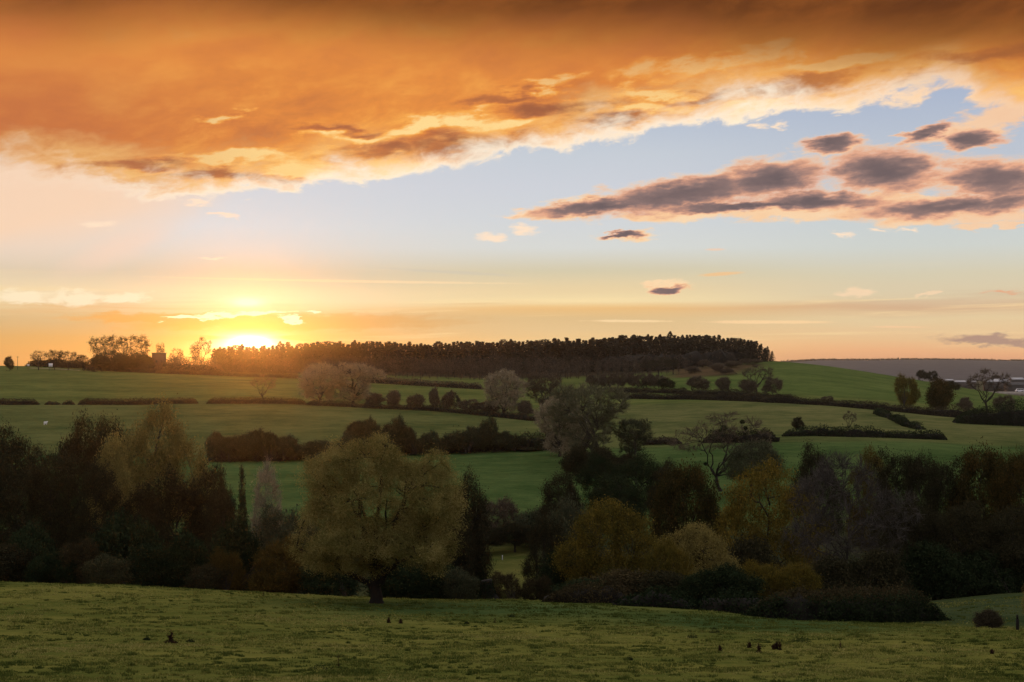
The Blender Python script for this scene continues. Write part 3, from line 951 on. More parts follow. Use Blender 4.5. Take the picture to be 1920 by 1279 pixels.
K['bare'] = gen_tree(53, 16.0, bare_l, 0.20, 0.018, 10, 70, 620, 12, 0.06, 0.3, 0.010, 0.02, 'brown', 'bark_dark', twup=0.4, wand=0.09, tw=0.0024, lean=(-0.05, 0))
K['bare_far'] = gen_tree(54, 12.0, [(-.2, 0, .72, .26, .26, .2), (.22, 0, .66, .24, .26, .22), (.02, 0, .84, .24, .2, .14)], 0.26, 0.026, 8, 40, 260, 9, 0.09, 0.3, 0.02, 0.03, 'brown', 'bark_dark', twup=0.35, wand=0.1, tw=0.0055, lean=(-0.04, 0))
brm = [(0, 0, .66, .40, .36, .30), (-.20, 0, .74, .22, .26, .22), (.20, 0, .72, .24, .26, .24), (0, 0, .45, .28, .3, .3)]
K['broom'] = gen_tree(61, 18.0, brm, 0.16, 0.024, 14, 120, 1000, 15, 0.08, 3, 0.012, 0.03, 'olive', 'bark', twup=0.6, wand=0.03, tw=0.0036, stems=2)
K['pollard0'] = gen_tree(62, 15.0, [(0, 0, .60, .46, .42, .38), (-.15, 0, .72, .26, .3, .24), (.2, 0, .66, .26, .3, .26), (0, 0, .36, .40, .36, .24), (0, 0, .2, .33, .33, .18)], 0.12, 0.034, 12, 60, 500, 22, 0.10, 10, 0.024, 0.04, 'fawn', 'bark_dark', twup=0.35, wand=0.04, tw=0.006)
K['pollard1'] = gen_tree(63, 15.0, [(0, 0, .62, .42, .42, .36), (.1, 0, .74, .26, .3, .24), (-.22, 0, .56, .24, .3, .28), (.1, 0, .36, .36, .36, .24), (0, 0, .2, .33, .33, .18)], 0.14, 0.034, 12, 60, 500, 22, 0.10, 10, 0.024, 0.04, 'fawn', 'bark_dark', twup=0.35, wand=0.04, tw=0.006)
K['birch'] = gen_tree(64, 11.0, [(0, 0, .62, .19, .19, .36), (0, 0, .4, .2, .2, .2)], 0.22, 0.012, 10, 50, 520, 18, 0.06, 14, 0.013, 0.03, 'fawn', 'bark_pale', leader=0.9, twup=0.6, tw=0.0024)
spr = [(0, 0, .14 + .8 * t, .20 * (1 - t) + .03, .20 * (1 - t) + .03, .09) for t in np.linspace(0, 1, 9)]
K['spruce'] = gen_tree(71, 11.0, spr, 0.1, 0.015, 24, 70, 600, 6, 0.05, 30, 0.020, 0.022, 'dark', 'bark_dark', leader=0.97, twup=-0.1, lumps=0)
bsh = [(0, 0, .5, .55, .5, .46), (-.38, 0, .42, .32, .36, .36), (.36, 0, .40, .36, .36, .34), (.05, 0, .7, .3, .3, .28)]
K['bush0'] = gen_tree(81, 4.0, bsh, 0.08, 0.022, 12, 50, 420, 8, 0.12, 44, 0.052, 0.08, 'green', 'bark_dark', stems=4, gap=0.15, tw=0.007, out0=1)
K['bush1'] = gen_tree(82, 4.0, [(a * 1.1, b, c * .95, d * .9, e, f) for a, b, c, d, e, f in bsh] + [(.2, 0, .82, .18, .2, .16)], 0.08, 0.022, 12, 50, 420, 8, 0.13, 44, 0.052, 0.08, 'dark', 'bark_dark', stems=4, gap=0.2, tw=0.007, out0=1)
K['bush2'] = gen_tree(83, 4.0, [(0, 0, .48, .5, .5, .5), (-.3, 0, .5, .3, .36, .4), (.3, 0, .55, .3, .36, .4)], 0.1, 0.02, 14, 60, 440, 16, 0.16, 20, 0.038, 0.06, 'russet', 'bark_dark', stems=5, gap=0.3, tw=0.007, twup=0.6, out0=1)
# coarser kinds for the far hillside
K['thorn0'] = gen_tree(91, 6.0, [(0, 0, .56, .40, .40, .36), (-.26, 0, .62, .24, .3, .26), (.24, 0, .44, .26, .3, .30), (.12, 0, .80, .16, .2, .18)], 0.10, 0.024, 10, 40, 300, 12, 0.14, 14, 0.052, 0.07, 'brown', 'bark_dark', gap=0.25, tw=0.012, stems=3, out0=1, twup=0.4)
K['thorn1'] = gen_tree(92, 6.0, [(-.06, 0, .50, .42, .40, .40), (.20, 0, .70, .24, .3, .24), (-.26, 0, .66, .18, .3, .22), (.34, 0, .38, .2, .3, .24)], 0.10, 0.024, 10, 40, 300, 12, 0.14, 14, 0.052, 0.07, 'brown', 'bark_dark', gap=0.25, tw=0.012, stems=2, out0=1, twup=0.4)
K['thorn2'] = gen_tree(96, 6.0, [(-.2, 0, .44, .3, .36, .36), (.22, 0, .52, .26, .36, .40), (.02, 0, .76, .16, .2, .22)], 0.10, 0.022, 10, 40, 280, 14, 0.16, 9, 0.050, 0.07, 'brown', 'bark_dark', gap=0.3, tw=0.012, stems=4, out0=1, twup=0.6)
K['ridge0'] = gen_tree(93, 13.0, [(0, 0, .66, .36, .36, .28), (-.26, 0, .60, .22, .26, .2), (.26, 0, .64, .22, .26, .22)], 0.3, 0.026, 9, 40, 170, 9, 0.09, 6, 0.032, 0.045, 'dark', 'bark_dark', gap=0.3, tw=0.007, wand=0.08)
K['ridge2'] = gen_tree(95, 13.0, [(0, 0, .60, .38, .36, .34), (-.26, 0, .56, .22, .26, .24), (.26, 0, .60, .22, .26, .26), (0, 0, .34, .34, .3, .2)], 0.16, 0.024, 10, 50, 340, 9, 0.08, 8, 0.028, 0.04, 'dark', 'bark_dark', gap=0.35, tw=0.006, wand=0.08)
K['ridge1'] = gen_tree(94, 13.0, [(0, 0, .70, .42, .36, .26), (-.26, 0, .54, .24, .26, .2), (.28, 0, .56, .24, .26, .22)], 0.22, 0.026, 9, 40, 170, 9, 0.09, 3, 0.03, 0.045, 'dark', 'bark_dark', gap=0.3, tw=0.007, wand=0.08)

# ------------------------------------------------------------------ the lone willow on the meadow
plant(K['willow'], 'willow_tree', 'big round olive willow standing alone on the near meadow edge', 'tree', 706, None, 818, 292, base=1131, sink=0.15)

# ------------------------------------------------------------------ trees of the valley (column, distance, top row, width)
V = [
    # left side, from the back forward
    ('gold', 'poplar_tree', 'tall airy golden-leaved poplar above the dark trees on the left', 288, 190, 757, 222, None, 1),
    ('slim_gold', 'poplar_tree', 'slim yellow poplar against the dark trees at the left edge of the big golden one', 210, 178, 812, 84, None, 1),
    ('dark0', 'alder_tree', 'dark alder rising at the far left frame edge', 32, 176, 803, 150, None, 1),
    ('dark1', 'alder_tree', 'dark alder with a notched top between the frame edge alder and the golden poplar', 148, 188, 783, 128, None, 1),
    ('dark2', 'alder_tree', 'small dark alder top just left of the golden poplar crown', 212, 205, 786, 96, None, -1),
    ('tall0', 'alder_tree', 'tall dark straight-stemmed alder under the notch in the left treetops', 96, 158, 838, 100, None, 1),
    ('tall1', 'alder_tree', 'tall black-stemmed alder below the slim yellow poplar', 182, 156, 866, 90, None, 1),
    ('tall0', 'alder_tree', 'dark alder in the left corner of the valley wood', -4, 152, 850, 110, None, -1),
    ('dark1', 'alder_tree', 'brown-leaved dark alder under the right half of the golden poplar', 330, 165, 878, 130, None, -1),
    ('dark0', 'alder_tree', 'small dark alder below the golden poplar trunk', 262, 158, 905, 110, None, -1),
    ('dark2', 'alder_tree', 'dark rounded alder touching the lower pasture right of the golden poplar', 392, 168, 872, 84, None, 1),
    ('tall1', 'alder_tree', 'crooked dark alder left of the small spruce', 418, 160, 912, 70, None, -1),
    ('spruce', 'spruce_tree', 'narrow dark spruce standing left of the pale birch', 455, 166, 876, 36, 'dark', 1),
    ('birch', 'birch_tree', 'pale slender birch against the lower pasture', 502, 176, 866, 60, None, 1),
    ('dark0', 'sallow_tree', 'grey-green sallow below the pale birch', 520, 158, 945, 110, 'green', 1),
    # centre, right of the willow
    ('dark1', 'alder_tree', 'dark brown alder leaning out from behind the right side of the lone willow', 872, 166, 884, 92, None, 1),
    ('dark2', 'alder_tree', 'low dark alder just right of the lone willow', 842, 160, 935, 80, None, 1),
    ('dark2', 'alder_tree', 'dark rounded tree alone against the lower pasture right of its centre', 1048, 236, 886, 78, None, 1),
    ('bush2', 'sallow_tree', 'grey-brown twiggy sallow below the lower pasture', 930, 262, 932, 84, 'brown', 1),
    ('bush0', 'sallow_tree', 'grey-green sallow left of the dark rounded pasture tree', 1008, 258, 952, 90, 'green', 1),
    ('bush0', 'sallow_tree', 'grey-green sallow under the dark rounded pasture tree', 1072, 205, 940, 110, 'green', -1),
    ('tall1', 'alder_tree', 'leaning dark alder beside the small glade', 1022, 172, 968, 80, None, 1),
    ('dark0', 'alder_tree', 'dark low alder behind the two white posts', 905, 250, 985, 90, None, 1),
    ('dark1', 'alder_tree', 'dark low alder closing the back of the glade', 965, 252, 978, 90, None, -1),
    # dark foot of the tall broom willows
    ('dark0', 'holly_tree', 'dark ivy-clad tree at the foot of the tall broom willow', 1128, 300, 852, 90, 'ivy', 1),
    ('dark1', 'holly_tree', 'black-green ivy-clad tree right of the broom willow foot', 1195, 268, 848, 110, 'ivy', 1),
    ('dark2', 'holly_tree', 'dark ivy-clad tree left of the dark russet oak', 1160, 240, 890, 110, 'ivy', -1),
    ('dark1', 'thorn_tree', 'dark reddish thorn tree between the ivy-clad trees and the russet oak', 1248, 262, 862, 70, None, 1),
    ('oak', 'oak_tree', 'dark dense oak with a russet-edged dome', 1288, 200, 872, 128, None, 1),
    ('bare', 'bare_tree', 'bare tree with a long left limb and dark ivy clumps before the right pastures', 1352, 330, 772, 190, None, 1),
    ('dark2', 'sallow_tree', 'dark green sallow under the bare ivy-clumped tree', 1408, 318, 826, 104, 'green', 1),
    ('maple0', 'maple_tree', 'yellow-green field maple with an orange left edge', 1132, 148, 938, 186, None, 1),
    ('maple1', 'maple_tree', 'tall mottled yellow maple in the middle of the right valley wood', 1440, 172, 868, 196, None, 1),
    ('maple0', 'maple_tree', 'low golden maple between the yellow-green maple and the tall mottled one', 1310, 142, 982, 150, 'gold', -1),
    ('dark0', 'alder_tree', 'dark brown tree behind the mauve ash', 1532, 215, 834, 104, None, 1),
    ('ash', 'ash_tree', 'bare mauve-grey ash with drooping fine twigs', 1585, 150, 848, 230, None, 1),
    ('maple1', 'maple_tree', 'orange-topped tree showing above the mauve ash', 1632, 222, 842, 90, 'orange', -1),
    ('tall0', 'alder_tree', 'black tall alder right of the orange-topped tree', 1678, 196, 844, 84, None, 1),
    ('tall1', 'alder_tree', 'black tall alder with a flat top in the right valley wood', 1726, 192, 850, 84, None, 1),
    ('tall0', 'alder_tree', 'black tall alder left of the greenish oak pair', 1772, 188, 860, 84, None, -1),
    ('oak', 'oak_tree', 'greenish-brown oak rising highest at the right end of the valley wood', 1842, 186, 842, 130, None, -1),
    ('tall1', 'oak_tree', 'greenish oak cut by the right frame edge', 1912, 180, 846, 110, 'oak', -1),
    ('dark1', 'alder_tree', 'black rounded alder low behind the bramble mound', 1700, 160, 930, 130, None, 1),
    ('dark0', 'alder_tree', 'black rounded alder low at the right of the valley wood', 1800, 160, 940, 140, None, -1),
    ('dark2', 'alder_tree', 'black rounded alder above the far right grass bank', 1896, 160, 950, 130, None, 1),
]
for kd, nm, lb, px, Y, top, wid, mt, fl in V:
    t_ = plant(K[kd], nm, lb, 'tree', px, Y, top, wid, mat=mt, flip=fl)
    if kd == 'bare':                               # ivy and mistletoe clumps hang in the bare tree
        for q_, (cpx, crow, cr) in enumerate(((1357, 803, 7), (1392, 791, 5), (1397, 803, 5), (1336, 815, 13), (1350, 812, 10), (1323, 870, 4))):
            rs_ = np.random.RandomState(700 + q_)
            ax_, _, az_ = ray(cpx, crow)
            rad = cr / FPX * Y
            c_ = unit(rs_.normal(size=(260, 3))) * (rs_.uniform(.3, 1, (260, 1)) ** .5) * rad * np.array([1, 1, .8])
            v_, f_ = leaves(rs_, c_, rs_.uniform(.2, .42, 260), .6)
            o_ = link('mistletoe', mesh_np('mistletoe', v_, [f_], [MAT['ivy']], tint=np.repeat(rs_.rand(260) * .7, 4)), t_)
            o_.matrix_parent_inverse = Matrix.LocRotScale(t_.location, None, t_.scale).inverted()
            o_.location = (ax_ * Y, Y, az_ * Y)
            o_['kind'] = 'stuff'

# ------------------------------------------------------------------ shrubs along the near edge of the valley
S = [
    ('bush0', 'shrub', 'grey-green shrub beneath the tall dark alder on the left', 60, 142, 985, 120, 'ivy'),
    ('bush1', 'shrub', 'dark shrub low at the left frame edge', 8, 138, 1020, 120, None),
    ('bush0', 'shrub', 'dull green shrub under the left alders beside the russet shrub', 100, 137, 1035, 90, 'ivy'),
    ('bush2', 'shrub', 'dull russet shrub in the shade left of centre of the left wood', 148, 138, 1008, 76, 'russet'),
    ('bush0', 'shrub', 'wide grey-green shrub below the golden poplar', 235, 146, 965, 150, 'ivy'),
    ('bush0', 'shrub', 'low green-tinged shrub at the meadow edge under the golden poplar', 205, 137, 1040, 90, 'scrub'),
    ('bush1', 'shrub', 'dark shrub low in front of the wide grey-green one', 290, 138, 1022, 120, 'ivy'),
    ('bush0', 'shrub', 'dark green shrub left of the orange bush', 350, 140, 1000, 110, 'ivy'),
    ('bush2', 'bush', 'small bright orange bush in the dark left of the lone willow', 427, 138, 1027, 66, 'orange'),
    ('bush1', 'shrub', 'dark shrub above the orange bush', 440, 150, 975, 110, 'ivy'),
    ('bush2', 'bush', 'wide brown-orange bush between the orange bush and the lone willow', 522, 138, 1010, 124, 'orange'),
    ('bush0', 'shrub', 'grey-green shrub behind the wide brown-orange bush', 560, 150, 962, 110, 'green'),
    ('bush1', 'shrub', 'dark shrub beneath the orange bush at the meadow edge', 385, 136, 1058, 90, None),
    ('bush1', 'shrub', 'dark shrub low behind the left of the lone willow trunk', 620, 136, 1040, 140, 'ivy'),
    ('bush1', 'shrub', 'dark shrub low behind the lone willow trunk', 740, 137, 1045, 140, 'ivy'),
    ('bush0', 'shrub', 'dark green shrub low right of the lone willow trunk', 815, 136, 1052, 120, 'ivy'),
    ('bush0', 'shrub', 'olive shrub beside the dark leaning stump', 862, 134, 1066, 76, 'green'),
    ('bush2', 'bush', 'russet twiggy bush right of the dark leaning stump', 948, 131, 1070, 62, 'russet'),
    ('bush2', 'bush', 'dark russet bush between the twiggy bush and the yellow-green maple', 1005, 131, 1078, 60, 'russet'),
    ('bush1', 'shrub', 'dark shrub behind the lone willow on the right', 870, 168, 985, 90, 'ivy'),
    ('bush1', 'shrub', 'dark shrub beneath the leaning alder by the glade', 1042, 150, 1030, 80, 'ivy'),
    ('bush1', 'shrub', 'long dark brown shrub under the yellow-green maple', 1170, 130, 1068, 170, 'russet'),
    ('bush1', 'shrub', 'blackish shrub at the meadow edge below the maples', 1100, 127, 1085, 150, 'ivy'),
    ('bush1', 'shrub', 'dark shrub at the meadow edge right of the yellow-green maple', 1250, 126, 1072, 140, None),
    ('bush0', 'holly_bush', 'dark glossy green holly bush left of the bramble mound', 1368, 120, 1060, 126, 'ivy'),
    ('bush1', 'shrub', 'dark shrub left of the holly bush', 1305, 123, 1078, 110, 'ivy'),
    ('bush2', 'bush', 'yellow-green bush right of the holly bush', 1432, 126, 1050, 100, 'maple'),
    ('bush2', 'bush', 'golden-brown bush behind the left end of the bramble mound', 1492, 124, 1052, 90, 'maple'),
    ('bush2', 'bush', 'fawn bush between the golden maple and the holly bush', 1250, 134, 1010, 90, 'maple'),
    ('bush1', 'shrub', 'dark shrub under the tall mottled maple', 1400, 146, 1010, 140, None),
    ('bush1', 'shrub', 'dark shrub beneath the mauve ash', 1560, 136, 1045, 140, None),
    ('bush1', 'shrub', 'dark shrub right of the mauve ash foot', 1650, 134, 1030, 130, None),
    ('bush1', 'shrub', 'black shrub behind the right end of the bramble mound', 1745, 150, 1018, 140, 'ivy'),
    ('bush1', 'shrub', 'black shrub above the right grass bank', 1828, 158, 1030, 140, 'ivy'),
    ('bush1', 'shrub', 'black shrub at the right frame edge above the grass bank', 1908, 160, 1035, 120, 'ivy'),
    ('bush1', 'shrub', 'small dark bush by the ditch in front of the right grass bank', 1853, 110, 1141, 58, 'hedge'),
]
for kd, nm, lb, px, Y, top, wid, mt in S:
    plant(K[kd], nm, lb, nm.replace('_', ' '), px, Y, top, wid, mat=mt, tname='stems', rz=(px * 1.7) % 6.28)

# ------------------------------------------------------------------ far hillside: field trees
F = [
    ('pollard0', 'willow_tree', 'fawn round willow, left one of the touching pair behind the upper hedge', 600, 758, 681, 82, 'fawn'),
    ('pollard1', 'willow_tree', 'fawn round willow, right one of the touching pair behind the upper hedge', 662, 758, 680, 84, 'fawn'),
    ('pollard0', 'willow_tree', 'orange-tinged round willow alone in the hedge in front of the wood', 944, 779, 693, 88, 'fawn'),
    ('broom', 'willow_tree', 'thin grey broom-shaped tree right of the orange-tinged round willow', 1018, 776, 697, 66, 'brown'),
    ('broom', 'willow_tree', 'tall olive broom-shaped willow, biggest tree in the middle of the fields', 1098, 880, 718, 152, 'olive'),
    ('pollard1', 'willow_tree', 'pale fawn willow bulging from the left side of the tall broom willow', 1050, 856, 736, 82, 'fawn'),
    ('pollard0', 'willow_tree', 'small pinkish willow low on the left side of the tall broom willow', 1078, 868, 776, 64, 'fawn'),
    ('broom', 'willow_tree', 'thin green broom-shaped willow low at the right of the tall one', 1186, 872, 784, 84, 'green'),
    ('bare_far', 'leaning_tree', 'leaning bare shrub on the upper hedge below the sun glow', 494, 756, 700, 46, None),
    ('thorn0', 'hawthorn', 'low brown hawthorn just right of the fawn willow pair', 703, 764, 736, 42, None),
    ('thorn1', 'hawthorn', 'round brown hawthorn second along the hedge right of the willow pair', 738, 766, 731, 42, None),
    ('thorn2', 'hawthorn', 'twiggy hawthorn third along the hedge right of the willow pair', 780, 768, 738, 34, None),
    ('thorn1', 'hawthorn', 'narrow upright hawthorn in the middle of the willow hedge', 815, 770, 726, 26, None),
    ('thorn2', 'hawthorn', 'broader hawthorn right of the narrow upright one', 844, 772, 732, 36, None),
    ('thorn1', 'hawthorn', 'low hawthorn left of the orange-tinged round willow', 880, 775, 748, 44, None),
    ('thorn0', 'hawthorn', 'low hawthorn under the left of the orange-tinged round willow', 915, 778, 752, 40, None),
    ('thorn1', 'hawthorn', 'low hawthorn between the orange-tinged willow and the thin grey tree', 985, 782, 750, 44, None),
    ('thorn0', 'hawthorn', 'dark hawthorn bump rising from the overgrown hedge behind the lone willow', 682, 832, 787, 62, 'dark'),
    ('thorn1', 'hawthorn', 'rounded hawthorn bump right of the first one in the overgrown hedge', 730, 838, 795, 52, 'dark'),
    ('thorn0', 'hawthorn', 'first dark hawthorn on the smooth hill, just right of the wood edge', 1310, 735, 704, 42, None),
    ('thorn1', 'hawthorn', 'second rounder hawthorn on the smooth hill', 1356, 736, 706, 36, None),
    ('thorn2', 'hawthorn', 'hawthorn at the left foot of the bare tree on the smooth hill', 1402, 740, 710, 38, None),
    ('bare_far', 'bare_tree', 'bare thin tree between two hawthorns on the smooth hill', 1420, 740, 682, 58, None),
    ('thorn1', 'hawthorn', 'hawthorn at the right foot of the bare tree on the smooth hill', 1448, 741, 706, 38, None),
    ('thorn1', 'hawthorn', 'tiny hawthorn alone on the hedge of the smooth hill', 1552, 755, 742, 24, None),
    ('bush2', 'field_maple', 'upright olive-brown tree on the right end of the hill hedge', 1700, 765, 702, 44, 'maple'),
    ('bush1', 'field_maple', 'wider brown tree with dark ivied stems right of the upright olive-brown one', 1760, 770, 711, 62, 'oak'),
    ('bare_far', 'bare_tree', 'bare forked tree against the far plain near the right frame edge', 1852, 775, 690, 82, None),
    ('thorn0', 'hawthorn', 'low dark hawthorn left of the bare forked tree', 1810, 774, 744, 34, None),
    ('thorn1', 'hawthorn', 'dark hawthorn right of the bare forked tree', 1884, 778, 740, 40, None),
    ('thorn0', 'hawthorn', 'small round-topped leaning tree at the left end of the dark field hedge', 1497, 812, 781, 26, 'dark'),
    ('bare_far', 'bare_tree', 'little bare leaning tree in the dark field hedge', 1593, 812, 769, 26, None),
]
for kd, nm, lb, px, bs, top, wid, mt in F:
    plant(K[kd], nm, lb, 'tree', px, 250.0, top, wid, base=bs, mat=mt, rz=(px * 0.7) % 6.28 if kd not in ('bare_far',) else None)
for px, top, wid, kd, lb in ((1082, 836, 60, 'bush1', 'dark shrub at the left foot of the tall broom willow'), (1124, 838, 72, 'bush1', 'dark shrub between the stems of the tall broom willow'), (1178, 850, 60, 'bush0', 'dark shrub at the foot of the thin green broom willow')):
    plant(K[kd], 'shrub', lb, 'shrub', px, 330.0, top, wid, mat='dark', rz=px * .9, base=892)
# dark pair beyond the shoulder of the hill
for k, (px, top, wid, lb) in enumerate(((1729, 693, 20, 'left of two small dark trees beyond the shoulder of the hill'), (1748, 695, 22, 'right of two small dark trees beyond the shoulder of the hill'),
                                        (1784, 714, 32, 'dark domed tree beyond the hill behind the wider brown tree'))):
    plant(K['thorn%d' % (k % 2)], 'field_tree', lb, 'tree', px, (1010, 1010, 900)[k], top, wid, mat='dark')
# row of hawthorns under the wood
for k, px in enumerate((1112, 1130, 1148, 1166, 1184, 1202, 1220, 1236)):
    plant(K['thorn%d' % (k % 2)], 'hawthorn', 'red-brown hawthorn in the row of clipped trees below the wood', 'tree', px, 700.0, 697 + (k * 7 % 4) + (4 if k in (0, 7) else 0), 26, base=729, group='row of hawthorns below the wood', rz=k * 1.3)
plant(K['thorn0'], 'hawthorn', 'dark round hawthorn at the right end of the clipped row', 'tree', 1249, 700.0, 708, 34, base=733, mat='dark')

# ------------------------------------------------------------------ trees on the left skyline
G = [
    ('thorn0', 'small round tree alone on the skyline at the far left', 17, 667, 18, 880),
    ('ridge1', 'bare tree with a gap under its crown at the left end of the skyline clump', 72, 656, 36, 900),
    ('ridge2', 'second tree of the low skyline clump', 102, 655, 34, 905),
    ('ridge2', 'third tree of the low skyline clump', 128, 657, 38, 905),
    ('ridge2', 'low tree joining the skyline clump to the tall pair', 155, 664, 34, 910),
    ('ridge2', 'tall skyline tree, left one of the tall pair near the barn', 196, 628, 62, 905),
    ('ridge2', 'tall skyline tree, right one of the tall pair near the barn', 246, 627, 68, 912),
    ('thorn0', 'dark thicket tree below the left one of the tall pair', 190, 664, 46, 880),
    ('thorn1', 'dark thicket tree below and between the tall pair', 225, 662, 52, 880),
    ('thorn0', 'dark thicket tree below the right one of the tall pair', 262, 662, 48, 880),
    ('ridge0', 'thin bare tree behind the barn', 301, 642, 22, 940),
    ('ridge1', 'low bushy tree right of the barn', 330, 652, 30, 945),
    ('bare_far', 'tall thin bare poplar left of the sun', 379, 630, 34, 950),
    ('ridge0', 'bushy skyline tree left of the thin bare poplar', 366, 646, 28, 945),
]
for k, (kd, lb, px, top, wid, Y) in enumerate(G):
    plant(K[kd], 'skyline_tree', lb, 'tree', px, Y, top, wid, mat='dark', rz=k * 1.1 if kd != 'bare_far' else None, sink=0.3)

# ------------------------------------------------------------------ the wood on the ridge: conifers on the skyline, brown leafless trees in front
def wood_conifer(seed, pine):
    rs = np.random.RandomState(seed)
    H = 1.0
    tr, q = tubes([(np.array([[0, 0, -.03], [0.005, 0, .5], [0, 0.004, 1.0]]), np.array([.016, .011, .003]))], 5)
    n = 760
    t = rs.uniform(0.0, 1.0, n) ** 0.9
    z = (0.05 if not pine else 0.16) + t * (0.95 if not pine else 0.84)
    r = (0.16 * (1 - t) ** 0.75 + 0.012) if not pine else (0.17 * np.sqrt(np.clip(1 - ((t - 0.45) / 0.58) ** 2, 0, 1)) + 0.01)
    lump = 1 + 0.35 * np.sin(t * 37 + seed) * (0.4 + rs.rand(n))
    a = rs.uniform(0, 6.283, n)
    rr_ = r * lump * rs.uniform(0.35, 1.1, n)
    c = np.stack([np.cos(a) * rr_, np.sin(a) * rr_, z - rr_ * 0.25], 1)
    v, f = leaves(rs, c, rs.uniform(0.035, 0.075, n), 0.55)
    V = np.vstack([tr, v])
    return mesh_np('wood_conifer', V, [q, f + len(tr)], [MAT['bark_dark'], MAT['conifer']], tint=np.concatenate([np.full(len(tr), .3), np.repeat(rs.rand(n), 4)]), fmat=[0, 1])


def wood_broadleaf(seed):
    rs = np.random.RandomState(seed)
    tr, q = tubes([(np.array([[0, 0, -.03], [0.01, 0, .4], [0.02, 0.01, .85]]), np.array([.02, .014, .004]))] +
                  [(np.array([[0.01, 0, .3 + .08 * k], [.10 * math.cos(k * 2.4), .1 * math.sin(k * 2.4), .52 + .06 * k], [.2 * math.cos(k * 2.4), .2 * math.sin(k * 2.4), .74 + .03 * k]]), np.array([.010, .007, .002])) for k in range(5)], 4)
    n = 520
    p = in_lobes(rs, [(0, 0, .62, .28, .28, .34), (-.14, 0, .55, .18, .2, .26), (.14, .05, .58, .18, .2, .28), (0, 0, .3, .24, .24, .24)], n, 0.5, 1.0)
    v, f = leaves(rs, p, rs.uniform(0.03, 0.075, n), 0.35)
    V = np.vstack([tr, v])
    return mesh_np('wood_tree', V, [q, f + len(tr)], [MAT['bark_dark'], MAT['brown']], tint=np.concatenate([np.full(len(tr), .2), np.repeat(rs.rand(n) * .8, 4)]), fmat=[0, 1])


WC = [wood_conifer(k, k % 2 == 1) for k in range(6)]
WB = [wood_broadleaf(100 + k) for k in range(5)]
rs = np.random.RandomState(77)
SKY_X = [330, 400, 450, 500, 560, 640, 740, 850, 950, 1050, 1110, 1180, 1260, 1330, 1390, 1425, 1440, 1452]
SKY_R = [660, 652, 650, 648, 643, 642, 643, 642, 640, 637, 636, 630, 628, 628, 634, 641, 652, 664]


def wood_tree(me, nm, label, group, px, Y, top, rs, wide, mat=None):
    p = at(px, Y)
    h = max(ray(px, top)[2] * Y - p[2], 4.0)
    o = link(nm, me, None, (p[0], p[1], p[2] - 0.3))
    o.scale = (h * wide * rs.uniform(.85, 1.2), h * wide * rs.uniform(.85, 1.2), h)
    o.rotation_euler = (0, 0, rs.uniform(0, 6.28))
    tag(o, label, 'tree', group)
    if mat:
        s_ = o.material_slots[1]
        s_.link = 'OBJECT'
        s_.material = MAT[mat]
    return o


n_con = 0
for row_, (Y, stp, drop) in enumerate(((1010, 6.4, 0.0), (975, 9.2, 6.0))):
    px = 402.0 + row_ * 3
    while px < 1450:
        top = float(np.interp(px, SKY_X, SKY_R)) + drop + rs.normal() * 1.8 + (rs.rand() < .12) * -3
        wood_tree(WC[rs.randint(6) if rs.rand() < .3 else 2 * rs.randint(3)], 'wood_conifer', 'dark conifer of the wood along the skyline right of the sun', 'conifers of the ridge wood', px, Y + rs.uniform(-9, 9), top, rs, 1.6 + 0.3 * row_)
        n_con += 1
        px += stp * rs.uniform(0.6, 1.4)
for row_, (Y, x0, x1, tp, stp) in enumerate(((935, 300, 1300, 663, 13), (905, 540, 1290, 674, 15), (880, 690, 1280, 684, 18))):
    px = x0 + row_ * 5
    while px < x1:
        top = tp + rs.normal() * 3.5
        wood_tree(WB[rs.randint(5)], 'wood_tree', 'brown leafless tree along the front of the ridge wood', 'leafless trees of the ridge wood', px, Y + rs.uniform(-10, 10), top, rs, 0.95)
        px += stp * rs.uniform(0.6, 1.4)
# darker evergreen patch inside the front of the wood and scrub on the bracken bank
for px, Y, top, wid in ((1235, 860, 668, 40), (1262, 872, 672, 40), (1215, 866, 674, 34)):
    plant(K['ridge1'], 'wood_tree', 'dark evergreen at the right front of the ridge wood', 'tree', px, Y, top, wid, group='dark evergreens of the ridge wood', mat='dark', rz=px * .3)
for k, (px, bs, top, wid) in enumerate(((1322, 690, 674, 26), (1345, 698, 680, 34), (1372, 690, 676, 40), (1405, 684, 672, 46), (1362, 702, 690, 30), (1300, 700, 686, 36))):
    plant(K['thorn%d' % (k % 2)], 'gorse_bush', 'low brown scrub bush on the bracken bank below the wood end', 'bush', px, 750.0, top, wid, group='scrub on the bracken bank', base=bs, rz=k)

